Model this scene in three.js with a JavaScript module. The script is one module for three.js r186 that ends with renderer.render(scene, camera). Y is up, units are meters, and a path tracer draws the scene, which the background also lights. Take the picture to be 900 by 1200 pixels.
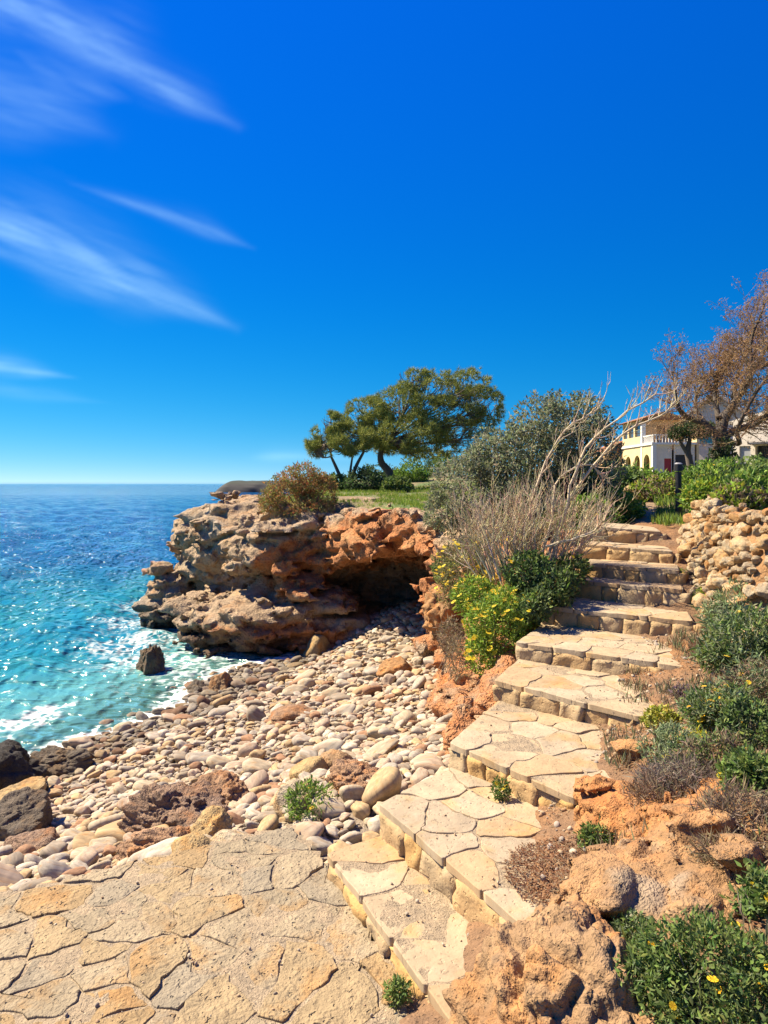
import * as THREE from 'three';
import { mergeGeometries } from 'three/addons/utils/BufferGeometryUtils.js';

// ---------------------------------------------------------------- camera, sky, sun, exposure
const scene = new THREE.Scene();
const FOC = 811, HOR = 567, EYE = 1.75;             // focal length and horizon row in photo pixels, eye height in metres
const camera = new THREE.PerspectiveCamera(2 * Math.atan(633 / FOC) * 180 / Math.PI, 900 / 1266, 0.05, 30000);
camera.position.set(0, EYE, 0);
camera.lookAt(0, EYE, -10);
camera.setViewOffset(900, 1266, 0, 66, 900, 1200);
const renderer = new THREE.WebGLRenderer({ antialias: true });
renderer.toneMapping = THREE.LinearToneMapping;
renderer.toneMappingExposure = 2.6;
renderer.shadowMap.enabled = true;
const SUN_AZ = 57 * Math.PI / 180, SUN_EL = 46 * Math.PI / 180;   // azimuth to the left of the view direction
const sunDir = new THREE.Vector3(-Math.sin(SUN_AZ) * Math.cos(SUN_EL), Math.sin(SUN_EL), -Math.cos(SUN_AZ) * Math.cos(SUN_EL));
const sun = new THREE.DirectionalLight(new THREE.Color().setRGB(1.0, 0.87, 0.64), 5.0);
sun.position.copy(sunDir).multiplyScalar(60); sun.target.position.set(0, 0, -8);
sun.castShadow = true; sun.shadow.mapSize.set(4096, 4096);
Object.assign(sun.shadow.camera, { left: -30, right: 30, top: 30, bottom: -30, near: 1, far: 150 });
scene.add(sun, sun.target);

// ---------------------------------------------------------------- random numbers and noise
function rng(seed) { let a = seed >>> 0; return () => { a = (a + 0x6D2B79F5) | 0; let t = Math.imul(a ^ (a >>> 15), 1 | a); t = (t + Math.imul(t ^ (t >>> 7), 61 | t)) ^ t; return ((t ^ (t >>> 14)) >>> 0) / 4294967296; }; }
const PERM = new Uint8Array(512), GR = new Float32Array(256 * 3);
{ const r = rng(7); const p = [...Array(256).keys()]; for (let i = 255; i > 0; i--) { const j = Math.floor(r() * (i + 1)); [p[i], p[j]] = [p[j], p[i]]; } for (let i = 0; i < 512; i++) PERM[i] = p[i & 255];
  for (let i = 0; i < 256; i++) { const z = r() * 2 - 1, a = r() * 6.28318, s = Math.sqrt(1 - z * z); GR[i * 3] = s * Math.cos(a); GR[i * 3 + 1] = s * Math.sin(a); GR[i * 3 + 2] = z; } }
const fl = Math.floor, clamp = (v, a = 0, b = 1) => v < a ? a : v > b ? b : v, mix = (a, b, t) => a + (b - a) * t;
const sstep = (a, b, v) => { const t = clamp((v - a) / (b - a)); return t * t * (3 - 2 * t); };
function gdot(h, dx, dy, dz) { const k = h * 3; return GR[k] * dx + GR[k + 1] * dy + GR[k + 2] * dz; }
function noise(x, y, z) {                              // gradient noise, about -1..1
  const X = fl(x), Y = fl(y), Z = fl(z), fx = x - X, fy = y - Y, fz = z - Z;
  const u = fx * fx * fx * (fx * (fx * 6 - 15) + 10), v = fy * fy * fy * (fy * (fy * 6 - 15) + 10), w = fz * fz * fz * (fz * (fz * 6 - 15) + 10);
  const a = PERM[X & 255], b = PERM[(X + 1) & 255];
  const A = PERM[a + (Y & 255)], B = PERM[a + ((Y + 1) & 255)], C = PERM[b + (Y & 255)], D = PERM[b + ((Y + 1) & 255)], z0 = Z & 255, z1 = (Z + 1) & 255;
    const n00 = gdot(PERM[A + z0], fx, fy, fz), n10 = gdot(PERM[C + z0], fx - 1, fy, fz), n01 = gdot(PERM[B + z0], fx, fy - 1, fz), n11 = gdot(PERM[D + z0], fx - 1, fy - 1, fz);
  const m00 = gdot(PERM[A + z1], fx, fy, fz - 1), m10 = gdot(PERM[C + z1], fx - 1, fy, fz - 1), m01 = gdot(PERM[B + z1], fx, fy - 1, fz - 1), m11 = gdot(PERM[D + z1], fx - 1, fy - 1, fz - 1);
  const p = n00 + u * (n10 - n00), q = n01 + u * (n11 - n01), r = m00 + u * (m10 - m00), s = m01 + u * (m11 - m01);
  const e = p + v * (q - p), f = r + v * (s - r);
  return 1.5 * (e + w * (f - e));
}
function fbm(x, y, z, o = 4, g = 0.5) { let s = 0, a = 1, t = 0; for (let i = 0; i < o; i++) { s += a * noise(x, y, z); t += a; a *= g; x = x * 2.03 + 11.3; y = y * 2.03 + 5.7; z = z * 2.03 + 3.1; } return s / t; }
const WF = [0, 0, 0];
function worley(x, y, z) {                              // distances to the two nearest of jittered cell points
  const X = fl(x), Y = fl(y), Z = fl(z); let f1 = 9, f2 = 9, id = 0;
  for (let i = -1; i < 2; i++) for (let j = -1; j < 2; j++) { const h0 = PERM[((X + i) & 255)] + ((Y + j) & 255); for (let k = -1; k < 2; k++) {
    const h = PERM[PERM[h0 & 511] + ((Z + k) & 255)], h2 = PERM[h + 37], h3 = PERM[h + 91];
    const dx = X + i + h / 256 - x, dy = Y + j + h2 / 256 - y, dz = Z + k + h3 / 256 - z, d = dx * dx + dy * dy + dz * dz;
    if (d < f1) { f2 = f1; f1 = d; id = PERM[h + 143]; } else if (d < f2) f2 = d; } }
  WF[0] = Math.sqrt(f1); WF[1] = Math.sqrt(f2); WF[2] = id / 255; return WF;
}
const grooves = (x, y, z) => { const w = worley(x, y, z); return Math.min(1, (w[1] - w[0]) * 2.2); };   // 0 in the joints between blocks, 1 inside
const COSH = new Float32Array(256), SINH = new Float32Array(256); for (let i = 0; i < 256; i++) { COSH[i] = Math.cos(i / 256 * 6.28318); SINH[i] = Math.sin(i / 256 * 6.28318); }
function tnoise(x, y, per, seed) {                      // tileable 2-D gradient noise with integer period
  const X = fl(x), Y = fl(y), fx = x - X, fy = y - Y, u = fx * fx * fx * (fx * (fx * 6 - 15) + 10), v = fy * fy * fy * (fy * (fy * 6 - 15) + 10);
  const i0 = X % per, i1 = (X + 1) % per, j0 = ((Y % per) + seed * 31) & 255, j1 = (((Y + 1) % per) + seed * 31) & 255, A = PERM[(i0 + seed * 17) & 255], B = PERM[(i1 + seed * 17) & 255];
  const ha = PERM[A + j0], hb = PERM[B + j0], hc = PERM[A + j1], hd = PERM[B + j1];
  const a = COSH[ha] * fx + SINH[ha] * fy, b = COSH[hb] * (fx - 1) + SINH[hb] * fy, c = COSH[hc] * fx + SINH[hc] * (fy - 1), d = COSH[hd] * (fx - 1) + SINH[hd] * (fy - 1);
  const p = a + u * (b - a), q = c + u * (d - c); return 1.4 * (p + v * (q - p));
}
const blocks = (x, y, z, push, crack) => { const w = worley(x, y, z), g = Math.min(1, (w[1] - w[0]) * 4.5); return push * (w[2] - 0.5) * g + crack * (g - 0.75); };   // broken rock: each block stands out or back by its own amount, with a joint round it
function tfbm(u, v, base, o, seed, g = 0.55) { let s = 0, a = 1, t = 0, f = base; for (let i = 0; i < o; i++) { s += a * tnoise(u * f, v * f, f, seed + i); t += a; a *= g; f *= 2; } return s / t; }

// ---------------------------------------------------------------- sky: blue gradient and streaks of cirrus
{
  const W = 2048, H = 1024, data = new Float32Array(W * H * 4);
  // streaks: gnomonic coordinates of points along the middle line (photo columns and rows ahead of the camera, as directions), half width, strength
  const streaks = [
    [[[-120, -30], [40, 8], [130, 66], [245, 130]], 17, 0.36, 1], [[[-260, 60], [-60, 85], [40, 120], [110, 150]], 34, 0.15, 2],
    [[[100, 220], [180, 246], [240, 268], [285, 286]], 6.5, 0.20, 3], [[[-200, 205], [0, 262], [110, 308], [190, 346], [258, 376]], 17, 0.40, 4], [[[-40, 280], [60, 306], [130, 336], [200, 362]], 13, 0.24, 14],
    [[[-90, 424], [0, 428], [72, 440]], 6, 0.46, 5], [[[-150, 450], [0, 456], [110, 470]], 6, 0.12, 6], [[[300, 536], [350, 533], [420, 538]], 5, 0.22, 8], [[[20, 60], [70, 90], [140, 112]], 16, 0.12, 15], [[[-420, 330], [-280, 372], [-150, 400]], 22, 0.3, 10], [[[-700, 180], [-520, 215], [-330, 290]], 30, 0.3, 11]];
  for (let j = 0; j < H; j++) { const el = ((j + 0.5) / H - 0.5) * Math.PI, y = Math.sin(el), ce = Math.cos(el);
    for (let i = 0; i < W; i++) {
      const az = ((i + 0.5) / W - 0.5) * 2 * Math.PI, x = Math.cos(az) * ce, z = Math.sin(az) * ce;
      const e = Math.max(y, 0), cosS = x * sunDir.x + y * sunDir.y + z * sunDir.z, toSun = Math.pow(Math.max(0, cosS * 0.5 + 0.5), 2.2);
      const h = Math.exp(-e * 4.2), h2 = Math.exp(-e * 11) * (0.25 + 1.0 * toSun), h3 = Math.exp(-e * 45), lit = 0.36 + 0.46 * toSun;
      let r = (0.0004 + 0.30 * h2 * h2 + 0.16 * h3) * lit, g = (0.062 + 0.19 * h + 0.30 * h2 + 0.08 * h3) * lit, b = (0.42 + 0.20 * h + 0.08 * h2) * lit;
      let c = 0;
      if (y > 0.005) {
        if (z < -0.12) { const px = 450 + FOC * x / -z, py = HOR - FOC * y / -z;
          if (px > -900 && px < 620 && py > -200) for (const [pts, hw, st, sd] of streaks) {
            let best = 1e9, s = 0, off = 0;
            for (let q = 0; q < pts.length - 1; q++) { const [ax, ay] = pts[q], [bx, by] = pts[q + 1], dx = bx - ax, dy = by - ay, L2 = dx * dx + dy * dy, t0 = ((px - ax) * dx + (py - ay) * dy) / L2, t = clamp(t0, q ? 0 : -0.3, q < pts.length - 2 ? 1 : 1.3), ex = ax + t * dx - px, ey = ay + t * dy - py, m = ex * ex + ey * ey; if (m < best) { best = m; s = (t + q) / (pts.length - 1); off = ((px - ax) * dy - (py - ay) * dx) / Math.sqrt(L2) > 0 ? Math.sqrt(m) : -Math.sqrt(m); } }
            if (best > hw * hw * 25) continue;
            const P0 = pts[0], P1 = pts[pts.length - 1], gx = P1[0] - P0[0], gy = P1[1] - P0[1], gl = Math.hypot(gx, gy), al = (px * gx + py * gy) / gl, ac = (px * gy - py * gx) / gl;
            const w = hw * (0.3 + 1.0 * Math.sin(Math.PI * clamp(s * 0.86 + 0.1))) * (1 + 0.6 * noise(px / 110, py / 80, sd * 9.1));
            const fib = 0.62 + 0.65 * fbm(al / 190 + sd * 3, ac / 34 + al / 150, sd, 5, 0.6) + 0.30 * noise(al / 80, ac / 9, sd * 2) + 0.28 * noise(al / 60 + 5, ac / 4.5, sd * 5);
            c = Math.max(c, st * Math.exp(-Math.pow(Math.abs(off) / w, off > 0 ? 1.3 : 2.0)) * sstep(-0.2, 0.25, s) * sstep(1.2, 0.75, s) * clamp(fib, 0.0, 1.15));
          } }
        const u = x / (y + 0.15), v = z / (y + 0.15), wide = fbm(u * 0.5 + v * 0.25, v * 1.3 - u * 0.3, 4.2, 4, 0.55);
        c = Math.max(c, sstep(0.28, 0.75, wide) * 0.28 * (z > -0.12 || x < -0.75 ? 1 : 0) * sstep(0, 0.15, y));
      }
      r = mix(r, 0.28, c); g = mix(g, 0.46, c); b = mix(b, 0.56, c);
      const k4 = (j * W + i) * 4; data[k4] = r; data[k4 + 1] = g; data[k4 + 2] = b; data[k4 + 3] = 1;
    } }
  const t = new THREE.DataTexture(data, W, H, THREE.RGBAFormat, THREE.FloatType);
  t.mapping = THREE.EquirectangularReflectionMapping; t.magFilter = THREE.LinearFilter; t.minFilter = THREE.LinearFilter; t.needsUpdate = true;
  scene.background = t; scene.environment = t;
}

// ---------------------------------------------------------------- helpers
const V = (x, y, z) => new THREE.Vector3(x, y, z);
const atDepth = (px, py, d) => V((px - 450) / FOC * d, EYE - (py - HOR) / FOC * d, -d);       // a photo pixel at a known depth
const atHeight = (px, py, y) => atDepth(px, py, (EYE - y) * FOC / (py - HOR));                // a photo pixel on a known level
const used = {};
function numbered(n) { const k = used[n] = (used[n] ?? -1) + 1; return k ? `${n}_${String(k).padStart(3, '0')}` : n; }
function info(o, label, category, group, kind) { if (label) o.userData.label = label; if (category) o.userData.category = category; if (group) o.userData.group = group; if (kind) o.userData.kind = kind; return o; }
function mesh(name, geo, mat, parent = scene) { const m = new THREE.Mesh(geo, mat); m.name = parent === scene ? numbered(name) : name; m.castShadow = m.receiveShadow = true; parent.add(m); return m; }
function thing(name, label, category, group, pos) { const g = new THREE.Group(); g.name = numbered(name); if (pos) g.position.copy(pos); info(g, label, category, group); scene.add(g); return g; }
function structure(name, label, category, geo, mat) { const m = mesh(name, geo, mat); return info(m, label, category, null, 'structure'); }
function tex(n, f, { srgb = false } = {}) {              // f(u, v) -> grey or [r, g, b], 0..1
  const d = new Uint8Array(n * n * 4);
  for (let j = 0; j < n; j++) for (let i = 0; i < n; i++) { const c = f(i / n, j / n), k = (j * n + i) * 4; const a = typeof c === 'number' ? [c, c, c] : c; d[k] = clamp(a[0]) * 255; d[k + 1] = clamp(a[1]) * 255; d[k + 2] = clamp(a[2]) * 255; d[k + 3] = 255; }
  const t = new THREE.DataTexture(d, n, n); t.wrapS = t.wrapT = THREE.RepeatWrapping; t.magFilter = THREE.LinearFilter; t.minFilter = THREE.LinearMipmapLinearFilter; t.generateMipmaps = true; if (srgb) t.colorSpace = THREE.SRGBColorSpace; t.needsUpdate = true; return t;
}
const ALB = 0.72;                                         // base colours below are noted relative to one another; this brings them to measured reflectances
const lin = (r, g, b) => new THREE.Color().setRGB(r, g, b);
function std(color, o = {}) { return new THREE.MeshStandardMaterial({ color: lin(...color.map((v) => v * ALB)), roughness: 0.95, metalness: 0, side: THREE.DoubleSide, ...o }); }
function leafMat(o = {}) { return new THREE.MeshPhysicalMaterial({ color: lin(ALB, ALB, ALB), roughness: 0.9, transmission: 0.42, thickness: 0, side: THREE.DoubleSide, vertexColors: true, specularIntensity: 0.4, ...o }); }
class Soup {                                             // collects triangles with colours
  constructor() { this.p = []; this.c = []; this.i = []; this.n = 0; }
  v(x, y, z, c) { this.p.push(x, y, z); this.c.push(c[0], c[1], c[2]); return this.n++; }
  tri(a, b, c) { this.i.push(a, b, c); }
  geo(smooth = true) { const g = new THREE.BufferGeometry(); g.setAttribute('position', new THREE.Float32BufferAttribute(this.p, 3)); g.setAttribute('color', new THREE.Float32BufferAttribute(this.c, 3)); g.setIndex(this.i); if (smooth) g.computeVertexNormals(); return g; }
}
function setColors(geo, f) { const p = geo.attributes.position, n = geo.attributes.normal, c = new Float32Array(p.count * 3); for (let i = 0; i < p.count; i++) { const k = f(p.getX(i), p.getY(i), p.getZ(i), n ? n.getY(i) : 1); c[i * 3] = k[0]; c[i * 3 + 1] = k[1]; c[i * 3 + 2] = k[2]; } geo.setAttribute('color', new THREE.BufferAttribute(c, 3)); return geo; }
function boxUV(geo) {                                    // metres along the surface, on the axis that each face looks along
  const g = geo.index ? geo.toNonIndexed() : geo, p = g.attributes.position, uv = new Float32Array(p.count * 2), a = V(), b = V(), c = V(), n = V();
  for (let i = 0; i < p.count; i += 3) { a.fromBufferAttribute(p, i); b.fromBufferAttribute(p, i + 1); c.fromBufferAttribute(p, i + 2); n.copy(b).sub(a).cross(c.clone().sub(a)); const ax = Math.abs(n.x), ay = Math.abs(n.y), az = Math.abs(n.z);
    for (let k = 0; k < 3; k++) { const q = [a, b, c][k], o = (i + k) * 2; if (ay >= ax && ay >= az) { uv[o] = q.x; uv[o + 1] = q.z; } else if (ax >= az) { uv[o] = q.z + 0.37; uv[o + 1] = q.y; } else { uv[o] = q.x + 0.71; uv[o + 1] = q.y; } } }
  g.setAttribute('uv', new THREE.BufferAttribute(uv, 2)); return g;
}
function surfaceNets(f, x0, y0, z0, x1, y1, z1, s) {
  const nx = Math.ceil((x1 - x0) / s) + 1, ny = Math.ceil((y1 - y0) / s) + 1, nz = Math.ceil((z1 - z0) / s) + 1, F = new Float32Array(nx * ny * nz), at = (i, j, k) => (k * ny + j) * nx + i;
  const B = 5, far = s * B * 1.25 + 0.30;                 // blocks whose middle is far from the surface are filled at once
  for (let K = 0; K < nz; K += B) for (let J = 0; J < ny; J += B) for (let I = 0; I < nx; I += B) {
    const m = f(x0 + (I + 2) * s, y0 + (J + 2) * s, z0 + (K + 2) * s), skip = Math.abs(m) > far;
    for (let k = K; k < Math.min(nz, K + B); k++) for (let j = J; j < Math.min(ny, J + B); j++) for (let i = I; i < Math.min(nx, I + B); i++) F[at(i, j, k)] = skip ? m : f(x0 + i * s, y0 + j * s, z0 + k * s);
  }
  const id = new Int32Array(F.length).fill(-1), pos = [], idx = [];
  for (let k = 0; k < nz - 1; k++) for (let j = 0; j < ny - 1; j++) for (let i = 0; i < nx - 1; i++) {
    let m = 0, sx = 0, sy = 0, sz = 0, n = 0; const c = [];
    for (let q = 0; q < 8; q++) { const v = F[at(i + (q & 1), j + ((q >> 1) & 1), k + (q >> 2))]; c.push(v); if (v < 0) m |= 1 << q; }
    if (m === 0 || m === 255) continue;
    for (let q = 0; q < 8; q++) for (let b = 1; b < 8; b <<= 1) { const r = q | b; if (r === q) continue; if ((c[q] < 0) === (c[r] < 0)) continue; const t = c[q] / (c[q] - c[r]); sx += (q & 1) + (b === 1 ? t : 0); sy += ((q >> 1) & 1) + (b === 2 ? t : 0); sz += (q >> 2) + (b === 4 ? t : 0); n++; }
    id[at(i, j, k)] = pos.length / 3; pos.push(x0 + (i + sx / n) * s, y0 + (j + sy / n) * s, z0 + (k + sz / n) * s);
  }
  const quad = (a, b, c, d, fl) => { if (a < 0 || b < 0 || c < 0 || d < 0) return; if (fl) idx.push(a, b, c, a, c, d); else idx.push(a, c, b, a, d, c); };
  for (let k = 1; k < nz - 1; k++) for (let j = 1; j < ny - 1; j++) for (let i = 1; i < nx - 1; i++) { const v = F[at(i, j, k)] < 0;
    if (v !== (F[at(i + 1, j, k)] < 0)) quad(id[at(i, j - 1, k - 1)], id[at(i, j, k - 1)], id[at(i, j, k)], id[at(i, j - 1, k)], v);
    if (v !== (F[at(i, j + 1, k)] < 0)) quad(id[at(i - 1, j, k - 1)], id[at(i - 1, j, k)], id[at(i, j, k)], id[at(i, j, k - 1)], v);
    if (v !== (F[at(i, j, k + 1)] < 0)) quad(id[at(i - 1, j - 1, k)], id[at(i, j - 1, k)], id[at(i, j, k)], id[at(i - 1, j, k)], v); }
  const n = pos.length / 3, up = new Int32Array(n), size = new Int32Array(n), root = (a) => { while (up[a] !== a) { up[a] = up[up[a]]; a = up[a]; } return a; };   // crumbs that hang free of the main body are dropped
  for (let i = 0; i < n; i++) up[i] = i; for (let i = 0; i < idx.length; i += 3) { const a = root(idx[i]); up[root(idx[i + 1])] = a; up[root(idx[i + 2])] = a; } let big = 0; for (let i = 0; i < n; i++) big = Math.max(big, ++size[root(i)]);
  const kept = []; for (let i = 0; i < idx.length; i += 3) if (size[root(idx[i])] > big * 0.15) kept.push(idx[i], idx[i + 1], idx[i + 2]);
  const g = new THREE.BufferGeometry(); g.setAttribute('position', new THREE.Float32BufferAttribute(pos, 3)); g.setIndex(kept); g.computeVertexNormals(); return g;
}
function spline(pts) {                                   // thin-plate surface through (x, depth, height) points
  const n = pts.length, N = n + 3, A = [...Array(N)].map(() => new Float64Array(N + 1)), U = (q) => q < 1e-9 ? 0 : 0.5 * q * Math.log(q);
  for (let i = 0; i < n; i++) { for (let j = 0; j < n; j++) A[i][j] = U((pts[i][0] - pts[j][0]) ** 2 + (pts[i][1] - pts[j][1]) ** 2) + (i === j ? 0.02 : 0); A[i][n] = A[n][i] = 1; A[i][n + 1] = A[n + 1][i] = pts[i][0]; A[i][n + 2] = A[n + 2][i] = pts[i][1]; A[i][N] = pts[i][2]; }
  for (let c = 0; c < N; c++) { let p = c; for (let r = c + 1; r < N; r++) if (Math.abs(A[r][c]) > Math.abs(A[p][c])) p = r; [A[c], A[p]] = [A[p], A[c]]; for (let r = 0; r < N; r++) if (r !== c) { const f = A[r][c] / A[c][c]; if (f) for (let k = c; k <= N; k++) A[r][k] -= f * A[c][k]; } }
  const w = A.map((r, i) => r[N] / r[i]);
  return (x, d) => { let s = w[n] + w[n + 1] * x + w[n + 2] * d; for (let i = 0; i < n; i++) { const q = (x - pts[i][0]) ** 2 + (d - pts[i][1]) ** 2; s += w[i] * U(q); } return s; };
}
function sheet(xs, ds, h, keep) {                        // a height field over given x and depth lines
  const g = new THREE.BufferGeometry(), nx = xs.length, nd = ds.length, p = new Float32Array(nx * nd * 3), uv = new Float32Array(nx * nd * 2), idx = [];
  for (let j = 0; j < nd; j++) for (let i = 0; i < nx; i++) { const k = j * nx + i; p[k * 3] = xs[i]; p[k * 3 + 1] = h(xs[i], ds[j]); p[k * 3 + 2] = -ds[j]; uv[k * 2] = xs[i]; uv[k * 2 + 1] = ds[j]; }
  for (let j = 0; j < nd - 1; j++) for (let i = 0; i < nx - 1; i++) { if (keep && !keep((xs[i] + xs[i + 1]) / 2, (ds[j] + ds[j + 1]) / 2)) continue; const a = j * nx + i; idx.push(a, a + 1, a + nx, a + 1, a + nx + 1, a + nx); }
  g.setAttribute('position', new THREE.BufferAttribute(p, 3)); g.setAttribute('uv', new THREE.BufferAttribute(uv, 2)); g.setIndex(idx); g.computeVertexNormals(); return g;
}
const range = (a, b, s) => { const o = [], n = Math.max(1, Math.round((b - a) / s)); for (let i = 0; i <= n; i++) o.push(a + (b - a) * i / n); return o; };
function polyDist(P, x, d) { let m = 1e9, inside = false; for (let i = 0, j = P.length - 1; i < P.length; j = i++) { const [ax, ay] = P[j], [bx, by] = P[i], ex = bx - ax, ey = by - ay, t = clamp(((x - ax) * ex + (d - ay) * ey) / (ex * ex + ey * ey)), qx = ax + t * ex - x, qy = ay + t * ey - d; m = Math.min(m, qx * qx + qy * qy); if ((ay > d) !== (by > d) && x < (bx - ax) * (d - ay) / (by - ay) + ax) inside = !inside; } return Math.sqrt(m) * (inside ? -1 : 1); }
const smin = (a, b, k) => { const h = clamp(0.5 + 0.5 * (b - a) / k); return mix(b, a, h) - k * h * (1 - h); }, smax = (a, b, k) => -smin(-a, -b, k);

// ---------------------------------------------------------------- textures
const grainTex = tex(512, (u, v) => 0.80 + 0.20 * tfbm(u, v, 6, 6, 3, 0.65) + 0.10 * tfbm(u, v, 64, 2, 21));
const rockTex = tex(768, (u, v) => { const a = tfbm(u, v, 5, 7, 11, 0.62), l = sstep(0.12, 0.4, tfbm(u, v, 14, 5, 41, 0.7)), o = sstep(0.05, 0.4, tfbm(u, v, 3, 5, 61, 0.6)); const k = 0.78 + 0.46 * a; return [k * mix(1, 0.72, l) * mix(1, 1.06, o), k * mix(1, 0.72, l) * mix(1, 0.88, o), k * mix(1, 0.76, l) * mix(1, 0.70, o)]; });
const rockBump = tex(768, (u, v) => { const a = tfbm(u, v, 8, 6, 5, 0.6), p = Math.abs(tfbm(u, v, 18, 4, 71, 0.6)), q = sstep(0.30, 0.55, tfbm(u, v, 26, 3, 81, 0.6)); return 0.5 + 0.3 * a + 0.35 * (p - 0.2) - 0.5 * q; });
const pitBump = tex(512, (u, v) => { const a = tfbm(u, v, 5, 6, 15, 0.6), q = sstep(0.22, 0.5, tfbm(u, v, 24, 3, 91, 0.6)), c = Math.abs(tfbm(u, v, 4, 4, 33, 0.5)); return 0.62 + 0.3 * a - 0.12 * q; });
const soilTex = tex(512, (u, v) => { const a = tfbm(u, v, 6, 7, 51, 0.72), s = sstep(0.28, 0.42, tfbm(u, v, 30, 3, 57, 0.6)); return [0.62 + 0.4 * a + 0.28 * s, 0.62 + 0.38 * a + 0.30 * s, 0.62 + 0.34 * a + 0.32 * s]; });
function scaled(t, rx, ry = rx) { const c = t.clone(); c.repeat.set(rx, ry); c.needsUpdate = true; return c; }

// ---------------------------------------------------------------- beach and sea floor
const SEA = -1.45;
const beachS = spline([
  [-1.65, 2.97, -0.10], [-0.99, 3.2, -0.09], [-0.5, 3.45, -0.08], [-0.2, 3.9, -0.04], [0.1, 4.4, -0.10], [0.44, 5.15, -0.26], [0.64, 6.45, -0.46], [0.99, 8.6, -0.62], [1.6, 6.4, -0.4], [1.0, 4.2, -0.1], [0.6, 2.8, -0.12], [-0.4, 1.5, -0.2], [-2.4, 1.2, -0.25],
  [-4.05, 7.9, SEA - 0.02], [-3.6, 8.6, SEA], [-3.05, 9.17, SEA], [-2.75, 11.1, SEA], [-2.25, 12.2, SEA], [-1.27, 12.9, SEA + .02], [-0.77, 12.4, -1.25], [0.26, 10.6, -0.92], [0, 13.25, -0.80], [0.85, 13.6, -0.6], [1.5, 12, -0.4],
  [-1.6, 5, -0.72], [-0.6, 6.5, -0.78], [-1.6, 8.5, -1.12], [-0.4, 9, -0.95], [-2.9, 5.4, -1.02], [-2.4, 6.6, -1.15], [-2.4, 3.6, -0.45], [-2.4, 2.3, -0.2],
  [-6, 9, -2.1], [-8, 14, -3.0], [-4, 13, -2.0], [-6, 18, -3.2], [-9, 7, -2.5], [-5, 6.6, -1.62], [-6, 4.6, -1.7], [-4.2, 4, -1.1], [-5, 2, -1.2], [-2, 16, -1.9], [2, 17, -0.6], [-11, 11, -3.3]]);
const BG = { x0: -14.5, d0: 0, s: 0.1, nx: 181, nd: 226, v: null }; BG.v = new Float32Array(BG.nx * BG.nd); for (let j = 0; j < BG.nd; j++) for (let i = 0; i < BG.nx; i++) BG.v[j * BG.nx + i] = beachS(BG.x0 + i * BG.s, BG.d0 + j * BG.s);
function beachH0(x, d) { const u = clamp((x - BG.x0) / BG.s, 0, BG.nx - 1.001), w = clamp((d - BG.d0) / BG.s, 0, BG.nd - 1.001), i = fl(u), j = fl(w), a = u - i, b = w - j, k = j * BG.nx + i, v = BG.v; return (v[k] * (1 - a) + v[k + 1] * a) * (1 - b) + (v[k + BG.nx] * (1 - a) + v[k + BG.nx + 1] * a) * b; }
const beachH = (x, d) => beachH0(x, d) + 0.045 * noise(x * 0.9, d * 0.9, 3.3) + 0.02 * noise(x * 2.6, d * 2.6, 8.1);
const M = {};
M.beach = std([1, 1, 1], { vertexColors: true, map: scaled(soilTex, 1.6), bumpMap: scaled(rockBump, 2.5), bumpScale: 0.02 });
{ const g = sheet(range(-14, 3, 0.09), range(0.2, 22, 0.09), beachH);
  setColors(g, (x, y, z) => { const n = fbm(x * 1.3, z * 1.3, 2.2, 4), c = [0.50 + 0.1 * n, 0.40 + 0.1 * n, 0.30 + 0.1 * n], o = sstep(0.1, 0.5, fbm(x * 0.8 + 9, z * 0.8, 6.2, 3)); return [c[0], mix(c[1], c[1] * 0.82, o), mix(c[2], c[2] * 0.66, o)]; });
  structure('beach', 'pebble beach sloping down into the sea', 'beach', g, M.beach); }

// ---------------------------------------------------------------- sea: waves, clear shallows, foam
const waveSet = []; { const r = rng(91); for (let i = 0; i < 34; i++) { const L = 0.5 * Math.pow(9, i / 33) * (0.9 + 0.2 * r()), th = 0.85 + (r() - 0.5) * 1.7; waveSet.push([Math.cos(th) * 6.283 / L, Math.sin(th) * 6.283 / L, r() * 6.283, 0.0085 * Math.pow(L, 0.85), L]); } }
const depthAt = (x, d) => (x > -13.5 && x < 3 && d > 0.5 && d < 21.5) ? SEA - beachH(x, d) : 3;
function waveH(x, d) { const far = 1 / (1 + Math.max(0, d - 40) / 60); const dep = d < 22 && x > -14 ? clamp(depthAt(x, d) / 1.0, 0.12, 1) : 1; let h = 0; for (const [kx, kd, ph, a, L] of waveSet) { if (d > 30 && L < d / 55) continue; const s = Math.sin(kx * x + kd * d + ph); h += a * (s + 0.3 * s * s - 0.15); } return h * dep * (0.6 + 0.4 * far) + 0.02 * noise(x * 0.3, d * 0.3, 1); }
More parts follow.
